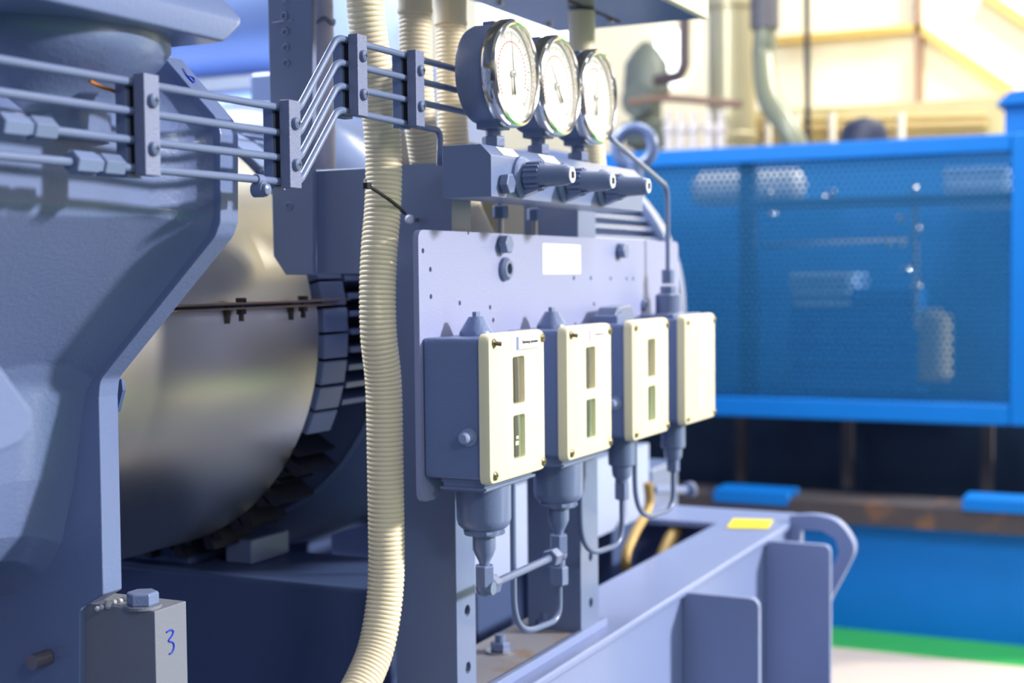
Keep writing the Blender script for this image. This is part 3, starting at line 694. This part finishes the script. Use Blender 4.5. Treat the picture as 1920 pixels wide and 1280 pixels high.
hose('corrugated_hose', 'cream corrugated hose dropping behind the clamp nearest the gauges', [P(x, y, Y=.77) for x, y in ((779, 15), (779, 60), (781, 140), (787, 220), (797, 290), (802, 318))], .0182, CREAMH, plain=[P(778, y, Y=.77) for y in (-60, 24)])
hose('corrugated_hose', 'cream corrugated hose partly hidden behind the left gauge', [P(x, y, Y=.765) for x, y in ((846, 40), (846, 80), (847, 150), (849, 230), (856, 300), (872, 380), (893, 430), (930, 500))], .0175, CREAMH, plain=[P(845, y, Y=.765) for y in (-60, 47)])
hose('conduit_hose', 'cream conduit rising into the steel cabinet behind the gauges', [P(x, y, Y=.72) for x, y in ((1098, 90), (1100, 150), (1107, 230), (1112, 300), (1118, 360))], .017, CREAMH, plain=[P(1090, 22, Y=.72), P(1091, 100, Y=.72)])
# cable tie and stud
ct = thing('cable_tie', 'black cable tie strap crossing the cream hose to a white stud', 'cable tie', tuple(P(768, 410, X=1.262)))
ys = YH-.020
tp_ = [P(684, 338, Y=ys+.02), P(688, 346, Y=ys), P(715, 364, Y=ys-.001), P(740, 382, Y=ys), P(760, 400, Y=ys+.008)]
obj('strap', B().tube(smooth_path(tp_, .002), .0017, 8), BLACK, ct)
obj('head', B().box(P(688, 348, Y=ys)-Vector((.004, .003, .003)), P(688, 348, Y=ys)+Vector((.004, .002, .003))), BLACK, ct, bevel=.0006)
st = P(768, 411, X=1.255)
obj('stud', B().ball(st, .0048), mat('white_stud', (210, 216, 236), .3), ct)
obj('stud_pin', B().cyl(st, st+Vector((.016, 0, 0)), .0022, seg=10), STEEL, ct)

# ================================================================== STEEL CABINET
ZCB = 1.639; xE = 1.846
cb = thing('steel_cabinet', 'cream fronted steel cabinet overhead, seen from below at the top edge', 'cabinet', (1.3, .7, ZCB))
obj('body', B().box((.70, .606, ZCB), (xE, .817, ZCB+.35)), SHEEN, cb, bevel=.002)
obj('front_door', B().box((.70, .596, ZCB-.001), (xE+.003, .606, ZCB+.35)), CREAMC, cb, bevel=.002)
b0 = P(1070, 0, Z=ZCB); b1 = P(1165, 40, Z=ZCB)
obj('cable_slot', B().prism([b0+Vector((0,0,-.001)), b1+Vector((0,0,-.001)), b1+Vector((.004, .006, -.001)), b0+Vector((.004, .006, -.001))], (0,0,.002)), INK, cb)
for px, py in ((937, 5), (1030, 45), (1145, 37)):
    q = P(px, py, Z=ZCB); obj('screw', B().hexn(q, q-Vector((0,0,.004)), .005), STEEL, cb)

# ================================================================== GAUGE MANIFOLD
mn = thing('gauge_manifold', 'blue grey valve manifold block carrying three gauges and three needle valves', 'manifold', (1.4, .625, 1.373))
zt_, zb3 = 1.423, 1.373
sec_ = [(1.2, .600, zb3), (1.2, .652, zb3), (1.2, .652, zt_), (1.2, .611, zt_), (1.2, .600, zt_-.011)]
obj('block', B().prism(sec_, (.405, 0, 0)), PAINT, mn, bevel=.0008)
obj('bolt', B().hexn((1.2246, .600, 1.3862), (1.2246, .5905, 1.3862), .0105, a0=.4), TUBEP, mn, bevel=.0006)
for x0, x1 in ((1.229, 1.267), (1.325, 1.365)):
    n = Vector((0, -1, 1)).normalized()*.0006; a = Vector((x0, .6015, zt_-.0095)); c = Vector((x1, .6015, zt_-.0095)); u_ = Vector((0, .0085, .0085))
    obj('tag_plate', B().prism([a+n*.2, c+n*.2, c+u_+n*.2, a+u_+n*.2], n), WHITE, mn)
obj('mounting_lug', B().box((1.262, .652, 1.378), (1.312, .680, 1.405)), PAINT, mn)
obj('mounting_lug', B().box((1.56, .652, 1.378), (1.60, .680, 1.40)), PAINT, mn)
def valve(loc, label):
    t = thing('needle_valve', label, 'valve', loc, 'needle valves along the manifold'); L = Vector(loc); z_ = 1.395
    A = lambda y: L+Vector((0, y, 0))
    obj('collar', B().lathe(A(0), (0,-1,0), [(0, .0205), (.003, .0205), (.005, .0185), (.006, .014)], 36), PAINT, t)
    b = B().lathe(A(-.006), (0,-1,0), [(0, .0115), (.002, .0132), (.021, .0118), (.024, .0108), (.042, .0100), (.047, .0085), (.048, .0080)], 36)
    for k in range(16):
        a = 2*PI*k/16; d = Vector((math.cos(a), 0, math.sin(a))); tt = Vector((-math.sin(a), 0, math.cos(a)))*.0011
        p = A(-.008); b.prism([p+d*.011-tt, p+d*.011+tt, p+d*.0145+tt, p+d*.0145-tt], (0, -.015, 0))
    bd = obj('knob', b, PAINT, t)
    obj('skirt_tab', B().prism([A(-.004)+Vector((.005, 0, -.011)), A(-.004)+Vector((.008, 0, -.019)), A(-.028)+Vector((.004, 0, -.011))], (-.012, 0, .0)), PAINT, t)
    obj('end_cap', B().lathe(A(-.054), (0,-1,0), [(0, .0078), (.0012, .0078), (.0012, .0074)], 28), mat('cap_rim', (214, 220, 236), .3), bd)
    obj('square_socket', B().box(A(-.0562)+Vector((-.0022, 0, -.003)), A(-.0550)+Vector((.0022, 0, .003))), INK, bd)
    return t
v0 = valve((1.265, .600, 1.395), 'ribbed needle valve under the left gauge, beside the hex bolt')
dup(v0, (1.370, .600, 1.395), 'ribbed needle valve under the middle gauge')
dup(v0, (1.476, .600, 1.395), 'ribbed needle valve at the far end of the manifold')

# gauges
def gauge(x, label, nang, z_=1.4945, red=(0, 0)):
    g = thing('pressure_gauge', label, 'gauge', (x, .625, zt_), 'round pressure gauges on the manifold')
    yf = .598; C = Vector((x, yf, z_))
    obj('case', B().lathe((x, .645, z_), (0,-1,0), [(0, .030), (0, .040), (.003, .0465), (.008, .0485), (.033, .0485)], 64), PAINT, g)
    obj('bezel', B().lathe((x, .612, z_), (0,-1,0), [(0, .049), (.0005, .0515), (.003, .0523), (.0115, .0523), (.0145, .0508), (.0155, .0485), (.0145, .0462), (.012, .0455), (.006, .0452)], 72, caps=False), CHROME, g)
    d = obj('dial', B().lathe((x, yf+.0065, z_), (0,-1,0), [(0, .0465), (.0005, .0465)], 64), WHITE, g)
    b, br = B(), B(); yd = yf+.0058
    for k in range(51):
        a = math.radians(225-270*k/50); L_ = .0035 if k % 5 else .0058; bb_ = br if red[0] <= k < red[1] else b
        dv = Vector((math.cos(a), 0, math.sin(a))); tv = Vector((-math.sin(a), 0, math.cos(a)))*(.00025 if k % 5 else .0004)
        p = Vector((x, yd, z_)); bb_.prism([p+dv*(.041-L_)-tv, p+dv*(.041-L_)+tv, p+dv*.041+tv, p+dv*.041-tv], (0, -.0002, 0))
    obj('scale_marks', b, INK, d)
    for k in range(32):
        a0_ = math.radians(225-250*k/32); a1_ = math.radians(225-250*(k+.55)/32); p = Vector((x, yd, z_))
        br.prism([p+Vector((math.cos(a), 0, math.sin(a)))*r for r, a in ((.030, a0_), (.0315, a0_), (.0315, a1_), (.030, a1_))], (0, -.0002, 0))
    obj('red_scale', br, RED, d)
    a = math.radians(nang); dv = Vector((math.cos(a), 0, math.sin(a))); tv = Vector((-math.sin(a), 0, math.cos(a))); p = Vector((x, yd-.0016, z_))
    nd = obj('needle', B().prism([p-dv*.010-tv*.0010, p-dv*.019-tv*.0024, p-dv*.021, p-dv*.019+tv*.0024, p-dv*.010+tv*.0010, p+dv*.034, ], (0, -.0006, 0)), INK, g)
    obj('hub', B().lathe((x, yd-.001, z_), (0,-1,0), [(0, .0036), (.002, .0036), (.003, .002)], 20), STEEL, nd)
    obj('fill_plug', B().box((x-.008, .618, z_+.047), (x+.008, .632, z_+.0515)), PAINT, g, bevel=.0015)
    obj('stem', B().box((x-.013, .613, z_-.053), (x+.013, .637, z_-.044)).cyl((x, .625, zt_), (x, .625, z_-.05), .0075).hexn((x, .625, zt_+.001), (x, .625, zt_+.012), .0115), PAINT, g, bevel=.0005)
    obj('glass', B().lathe((x, yf+.0015, z_), (0,-1,0), [(0, .0458), (.0008, .0458)], 64), GLASS, g)
    return g
GLASS = bpy.data.materials.new('gauge_glass'); GLASS.use_nodes = True; gn = GLASS.node_tree; gn.nodes.clear()
go = gn.nodes.new('ShaderNodeOutputMaterial'); gm = gn.nodes.new('ShaderNodeMixShader'); gt = gn.nodes.new('ShaderNodeBsdfTransparent'); gg = gn.nodes.new('ShaderNodeBsdfGlossy')
gg.inputs['Roughness'].default_value = .03; gm.inputs[0].default_value = .07
gn.links.new(gt.outputs[0], gm.inputs[1]); gn.links.new(gg.outputs[0], gm.inputs[2]); gn.links.new(gm.outputs[0], go.inputs[0])
gauge(1.2555, 'left and nearest chrome rimmed round pressure gauge', 97, red=(0, 12))
gauge(1.361, 'middle one of the three chrome rimmed gauges, needle tilted left', 128, red=(0, 8))
gauge(1.467, 'right and farthest chrome rimmed gauge, needle upright', 90)

# ================================================================== SWITCH PANEL
YP = .667
pn = thing('mounting_panel', 'pale grey flat mounting plate behind the four cream-fronted switches', 'panel', (1.5, YP, 1.09))
zTop = 1.343
pc_ = [P(783, 430, Y=YP), P(797, 940, Y=YP)]
ptl = Vector((1.178, YP, P(783, 430, Y=YP).z)); pbl = Vector((1.178, YP, P(797, 941, Y=YP).z)); xr = 1.925
print('panel z', ptl.z, pbl.z)
poly = rpoly([ptl, Vector((xr, YP, ptl.z)), Vector((xr, YP, 1.16)), Vector((1.86, YP, 1.105)), Vector((1.24, YP, 1.105)), Vector((1.205, YP, pbl.z)), pbl], [.01, .01, .03, .0, .01, .0, .012], 5)
ps = obj('plate', B().prism(poly, (0, .006, 0)), mat('panel_paint', (150, 156, 192), .42, bump=.4, bscale=420, coat=.15), pn)
hb = B()
for px, py in ((793, 470), (807, 505), (808, 556), (862, 568), (919, 576), (925, 600), (1076, 521), (1108, 521), (1145, 522), (1175, 522), (1187, 522), (1114, 570), (1079, 608)):
    q = P(px, py, Y=YP); hb.lathe((q.x, YP-.01, q.z), (0,1,0), [(0, .0026), (.03, .0026)], 14)
q = P(878, 434, Y=YP); hb.box((q.x-.0015, YP-.01, q.z-.003), (q.x+.0015, YP+.02, q.z+.02))
cut(ps, hb)
md = ps.modifiers.new('bv', 'BEVEL'); md.width = .0008; md.segments = 1; md.limit_method = 'ANGLE'
for px, py in ((939, 458), (1160, 470)):
    q = P(px, py, Y=YP); wz = obj('bolt', B().hexn((q.x, YP-.001, q.z), (q.x, YP-.011, q.z), .0105, a0=.25).cyl((q.x, YP, q.z), (q.x, YP-.001, q.z), .011), PAINT, pn, bevel=.0006)
q = P(945, 504, Y=YP)
obj('grommet', B().lathe((q.x, YP, q.z), (0,-1,0), [(0, .0125), (.004, .0125), (.007, .0095), (.007, .006), (.001, .0055), (.001, .0001)], 28, caps=False), TUBEP, pn)
obj('grommet_hole', B().cyl((q.x, YP-.0015, q.z), (q.x, YP-.0022, q.z), .0055), INK, pn)
q = P(1206, 572, Y=YP); obj('grommet', B().lathe((q.x, YP, q.z), (0,-1,0), [(0, .008), (.004, .008), (.005, .004), (.001, .0035)], 20), PAINT, pn)
a, c = P(1017, 456, Y=YP), P(1088, 513, Y=YP)
stk = obj('sticker', B().prism(rpoly([(a.x, YP-.0004, c.z), (c.x, YP-.0004, c.z), (c.x, YP-.0004, a.z-.0005), (a.x, YP-.0004, a.z)], .001, 3), (0, .0004, 0)), LABEL, pn)
stk['label'] = 'blank white sticker'

# switches
SX = [1.2435, 1.425, 1.616, 1.805]
SL = ['nearest cream-fronted switch box, with cone cap and two full windows', 'second cream-fronted switch box from the left, cone cap on top', 'third cream-fronted switch box, with a winged cap and side knob', 'farthest cream-fronted switch box, its front blank, a tube entering its top']
zB, zTb = 1.106, 1.240
MIRG = mat('window_scale_green', (200, 230, 196), .18, metal=.8, var=.35, vscale=40)  # greenish reflection put into the metal colour
MIR = mat('window_scale', (240, 222, 216), .14, metal=.95, var=.35, vscale=40)  # pinkish reflection put into the metal colour
def switch(i):
    x = SX[i]; t = thing('pressure_switch', SL[i], 'switch', (x, YP, zB-.06), 'cream-fronted pressure switches on the panel')
    # body
    bw = .120; pts = rrect(x, (zB+zTb)/2, bw, zTb-zB, .005, .606, 4)
    obj('body', B().prism(pts, (0, YP-.606-.001, 0)), ORANGE_PEEL, t, bevel=.001)
    # bowed cover
    zc_ = (1.102+1.2444)/2; h = 1.2444-1.102; b = B(); w_ = .126
    def sec2(y, s_, r=.009): return [Vector((v.x, y, v.z)) for v in rrect(x, zc_, w_-s_, h-s_, r, y, 5)]
    b.loft([sec2(.6065, .003), sec2(.6055, 0), sec2(.5985, .0), sec2(.5955, .003, .008), sec2(.5942, .009, .007)])
    cv = obj('cover', b, CREAMC, t, smooth=40)
    if i < 3:
        wz_ = B(); wins = ((x, 1.1975, .0268, .046), (x, 1.1425, .0268, .0424))
        for cx, cz_, ww, wh in wins: wz_.prism(rrect(cx, cz_, ww, wh, .0035, .590, 4), (0, .009, 0))
        cut(cv, wz_)
        for cx, cz_, ww, wh in wins:
            # curved scale drum seen behind the opening, clear pane in front
            b = B(); n = 10; secs = []
            for k in range(n+1):
                a = -1.1+2.2*k/n; secs.append((cx+.0134*math.sin(a)/math.sin(1.1), .5986-.0022*(math.cos(a)-math.cos(1.1))))
            b.loft([[Vector((sx_, sy_, cz_-wh/2+.0005)), Vector((sx_, sy_, cz_+wh/2-.0005))] for sx_, sy_ in secs], closed=False, caps=False)
            sw_ = obj('scale_window', b, MIR if cz_ > 1.17 else MIRG, cv)
            pxs = [cx-.002+.0018*math.sin(2.2*q_/5+i) for q_ in range(6)]; zq_ = [cz_+wh/2-.001-(wh-.002)*q_/5 for q_ in range(6)]
            hw_ = .0040-.0004*i
            obj('dark_reflection_bar', B().prism([(pxs[q_]-hw_, .5966, zq_[q_]) for q_ in range(6)]+[(pxs[q_]+hw_, .5966, zq_[q_]) for q_ in range(5, -1, -1)], (0, .0004, 0)), mat('reflection_teal', (34, 50, 62), .35), sw_)  # dark bar painted in as the dark reflection on the drum
            obj('window_glass', B().prism(rrect(cx, cz_, ww, wh, .0035, .5952, 4), (0, .0004, 0)), GLASS, sw_)
        if i == 0:
            obj('scale_print', B().box((x-.004, .5955, 1.140), (x+.001, .5958, 1.143)).box((x-.0055, .5955, 1.134), (x+.001, .5958, 1.138)), mat('pale_print', (232, 236, 200), .4), cv)
    else:
        for cx, cz_, ww, wh in ((x, 1.1975, .0268, .046), (x, 1.1425, .0268, .0424)):
            obj('blank_window', B().prism(rrect(cx, cz_, ww, wh, .0035, .5938, 4), (0, .0006, 0)), mat('blank_cream', (244, 234, 202), .3, var=.01), cv)
    for sx_ in (-1, 1):
        for sz_ in (1, -1):
            c = Vector((x+sx_*.0535-(.0 if sx_ < 0 else -.002), .5945, zc_+sz_*.0625))
            s0 = obj('screw', B().lathe(c, (0,-1,0), [(0, .0044), (.0012, .0044), (.0022, .003)], 16), SCREW, cv)
            obj('slot', B().box(c+Vector((-.003, -.0026, -.0004)), c+Vector((.003, -.0021, .0004))), INK, s0)
            if sz_ > 0 and sx_ < 0 and i < 2: obj('pin', B().cyl(c, c+Vector((.003, -.007, -.001)), .0022, seg=10), SCREW, s0)
    # label
    lz = 1.2335
    lb = obj('cover_label', B().box((x-.0165, .5936, lz-.0075), (x+.045, .5942, lz+.0075)), LABEL, cv)
    if i < 3:
        obj('emblem', B().box((x-.0065, .5934, lz-.007), (x-.0005, .5937, lz+.006)), mat('emblem_%d' % i, ((120, 130, 170), (196, 160, 176), (180, 190, 190))[i], .5), lb)
    if i == 0:
        text_mesh('lettering', 'Discharge pressure', INK, lb, (x+.007, .5933, lz-.0012), .0047, (1,0,0), (0,0,1))
        obj('rule', B().box((x, .5934, lz-.0072), (x+.044, .5937, lz-.0064)), mat('grey_print', (110, 112, 120), .5), lb)
    elif i == 1:
        text_mesh('lettering', 'Suction pressure', mat('grey_print2', (130, 130, 134), .5), lb, (x+.011, .5933, lz-.0012), .0038, (1,0,0), (0,0,1))
    # top fitting
    ty = .640
    if i < 2:
        tf = obj('cone_cap', B().lathe((x, ty, zTb-.001), (0,0,1), [(0, .0168), (.004, .0168), (.0065, .0155), (.018, .0085), (.0195, .0075), (.020, .004)], 32), ORANGE_PEEL if i == 0 else PAINT, t)
        obj('spindle', B().box((x-.0045, ty-.0022, zTb+.018), (x+.0045, ty+.0022, zTb+.0235)), PAINT, tf, bevel=.0006)
    elif i == 2:
        pts = [(x-.032, ty-.012, zTb-.002), (x-.032, ty-.012, zTb+.010), (x-.022, ty-.012, zTb+.019), (x+.020, ty-.012, zTb+.021), (x+.032, ty-.012, zTb+.012), (x+.032, ty-.012, zTb-.002)]
        obj('winged_cap', B().prism(rpoly(pts, [0, .006, .008, .008, .006, 0], 4), (0, .026, 0)), TUBEP, t, bevel=.002, segs=3)
        obj('cap_wing', B().prism([(x-.036, ty-.016, zTb-.002), (x-.036, ty-.016, zTb+.009), (x-.012, ty-.016, zTb+.014), (x-.006, ty-.016, zTb-.002)], (0, .032, 0)), PAINT, t, bevel=.0015)
    else:
        obj('mount_flange', B().box((x-.05, ty-.025, zTb-.001), (x+.062, ty+.022, zTb+.005)), TUBEP, t, bevel=.001)
        tf = obj('inlet_cup', B().lathe((x, ty, zTb+.004), (0,0,1), [(0, .020), (.003, .017), (.026, .017), (.029, .012)], 36), TUBEP, t)
        obj('reducer', B().hexn((x, ty, zTb+.033), (x, ty, zTb+.042), .0105), PAINT, tf)
        obj('hex_nut', B().hexn((x, ty, zTb+.045), (x, ty, zTb+.064), .0085), PAINT, tf, bevel=.0004)
    if i in (0, 2):
        kx = x-.060; ky, kz_ = .618, 1.147
        k0 = obj('side_knob', B().lathe((kx, ky, kz_), (-1,0,0), [(0, .0085), (.0022, .0085), (.0022, .0060), (.012, .0056), (.0138, .0040)], 24), mat('knob_paint', (150, 164, 200), .35), t)
    # bellows below
    z0 = zB
    gx = (.0 if i < 2 else -.0)
    if i < 2:
        b = B()
        for k, (e_, a_, c_) in enumerate(((.0, 0, .0035), (-.003, .0045, .007), (.001, .008, .0105), (-.004, .0105, .013))):
            b.box((x-.054-e_, .604-e_, z0-c_), (x+.054+e_, .652+e_, z0-a_))
        b.box((x-.053, .606, z0-.010), (x+.053, .65, z0))
        obj('gasket_stack', b, PAINT, t, bevel=.0004)
        bh = obj('bellows_housing', B().lathe((x, .634, z0-.012), (0,0,-1), [(0, .0275), (.034, .0272), (.040, .0255), (.0435, .022), (.0445, .020), (.047, .020), (.050, .0195)], 48), PAINT, t)
        obj('lock_ring', B().hexn((x, .634, z0-.056), (x, .634, z0-.061), .0225, a0=.2), PAINT, bh)
        obj('neck', B().lathe((x, .634, z0-.061), (0,0,-1), [(0, .0115), (.016, .0115), (.022, .009), (.029, .0055), (.034, .0052)], 24), PAINT, bh)
        obj('hex_nut', B().hexn((x, .634, z0-.093), (x, .634, z0-.1145), .0102, a0=.3), PAINT, bh, bevel=.0004)
    else:
        obj('gasket_stack', B().box((x-.045, .606, z0-.005), (x+.05, .65, z0)), PAINT, t, bevel=.0005)
        bh = obj('bellows_housing', B().lathe((x, .634, z0-.004), (0,0,-1), [(0, .0165), (.034, .0165), (.036, .0160), (.038, .0125), (.048, .0118), (.052, .0100), (.053, .0082), (.058, .0082)], 36), PAINT, t)
        zq = z0-.062 if i == 2 else z0-.052
        obj('hex_nut', B().hexn((x, .634, zq), (x, .634, zq-.021), .0088), PAINT, bh, bevel=.0004)
    return t
for i in range(4): switch(i)

# tubes linking the switches
def small_tube(label, pts, r=.0032, name='tube'):
    return tag(obj(name, B().tube(fillet(pts, .02, 8), r, 14), TUBEP), label, 'tube')
YS = .634
x1, x2 = SX[0], SX[1]; ze = P(905, 1103, Y=YS).z
lk = thing('link_tube', 'short straight tube with hex fittings joining the first two switches underneath', 'tube', (x1, YS, ze))
obj('run', B().cyl((x1+.012, YS, ze), (x2-.012, YS, ze), .0042), TUBEP, lk)
obj('elbow', B().ball((x1, YS, ze), .0092, 20).cyl((x1, YS, ze), (x1, YS, ze+.012), .0062).cyl((x1, YS, ze), (x1, YS-.010, ze), .0065).cyl((x1, YS, ze), (x1+.01, YS, ze), .0075), TUBEP, lk)
obj('hex_nut', B().hexn((x1+.0085, YS, ze), (x1+.022, YS, ze), .0102), TUBEP, lk, bevel=.0004)
obj('hex_nut', B().hexn((x2-.026, YS, ze), (x2-.0095, YS, ze), .0102), TUBEP, lk, bevel=.0004)
obj('tee', B().cyl((x2, YS, ze-.016), (x2, YS, z_b := zB-.114), .0068).ball((x2, YS, ze), .0092, 20), TUBEP, lk)
obj('hex_nut', B().hexn((x2, YS, ze-.013), (x2, YS, ze-.034), .0102), PAINT, lk, bevel=.0004)
def utube(label, xr_, zr_, px_left, zbot, ztop):
    xl = P(px_left, 1000, Y=YS+.012).x
    pts = [(xr_, YS, zr_), (xr_, YS, zbot), (xl, YS+.012, zbot), (xl, YS+.012, ztop)]
    R_ = (xr_-xl)*.5
    t = obj('u_tube', B().tube(fillet(pts, R_*.98, 12), .0034, 16), TUBEP); return tag(t, label, 'tube', 'thin tubes looping below the switches')
utube('thin tube looping in a U below the link tube, between first and second switch', x2, ze-.034, 962, P(1010, 1182, Y=YS).z, 1.12)
utube('thin tube looping up to the third switch from below', SX[2], zB-.083, 1089, P(1140, 1031, Y=YS).z, 1.12)
utube('thin tube looping up to the fourth and farthest switch from below', SX[3], zB-.073, 1191, P(1235, 966, Y=YS).z, 1.12)
small_tube('bent tube running from the far gauge down into the fourth switch', [(1.49, .632, 1.50), P(1148, 262, Y=.632), P(1251, 350, Y=.640), (SX[3], .640, zTb+.062)])

# small fittings seen between manifold and panel
for x_, lb_ in ((938, 'thin vertical stem with a square nut below the left end of the manifold'), (1002, 'thin vertical stem with a round nut below the middle gauge')):
    q = P(x_, 400, Y=.70); s0 = obj('stem', B().cyl((q.x, .70, 1.30), (q.x, .70, 1.40), .0035), STEEL, mn)
    obj('stem_nut', B().hexn((q.x, .70, 1.362), (q.x, .70, 1.376), .009), PAINT, s0)
dcv = obj('dark_backing', B().box((1.45, .845, 1.20), (1.93, .850, 1.47)), DARKM, mo, bevel=.003)  # added backing sheet that darkens the gap, no real motor cover
q = P(1048, 434, Y=.845)
obj('round_plug', B().lathe(q, (-.1,-1,0), [(0, .0075), (.003, .0075), (.006, .005)], 20), TUBEP, dcv)['label'] = 'pale round plug'

# brass hoses and valve block by the skid end
for pp, r_, lb_ in (([(1215, 905), (1216, 950), (1190, 1000), (1173, 1045), (1178, 1090)], .0085, 'braided brass hose drooping in a curve below the valve block'), ([(1300, 972), (1275, 985), (1255, 1015), (1238, 1060), (1230, 1110)], .013, 'thicker braided brass hose beside the skid beam')):
    pts = [P(x, y, Y=.86) for x, y in pp]
    tag(obj('braided_hose', B().tube(smooth_path(pts, .006), r_, 16), BRASS), lb_, 'hose')
vl = thing('drain_valve', 'pale blue grey valve block with a round knob behind the farthest switch', 'valve', tuple(P(1260, 985, Y=.95)))
a, c = P(1222, 880, Y=.93), P(1285, 985, Y=.93)
obj('body', B().box((a.x, .93, c.z), (c.x-.04, .99, a.z)), TUBEP, vl, bevel=.006)
obj('shaft', B().cyl(P(1225, 918, Y=.93), P(1285, 918, Y=.93), .008), PAINT, vl)
q = P(1292, 918, Y=.925); obj('knob', B().lathe(q, (1,-.2,0), [(-.004, .012), (0, .016), (.006, .016), (.01, .01)], 24), TUBEP, vl)
a, c = P(1110, 870, Y=.97), P(1240, 1000, Y=.97)
obj('foot_rail', B().box((1.70, .90, .86), (2.43, .955, .99)), mat('lit_rail_tone', (170, 182, 214), .4), mo)  # pale tone stands for light falling on the motor foot
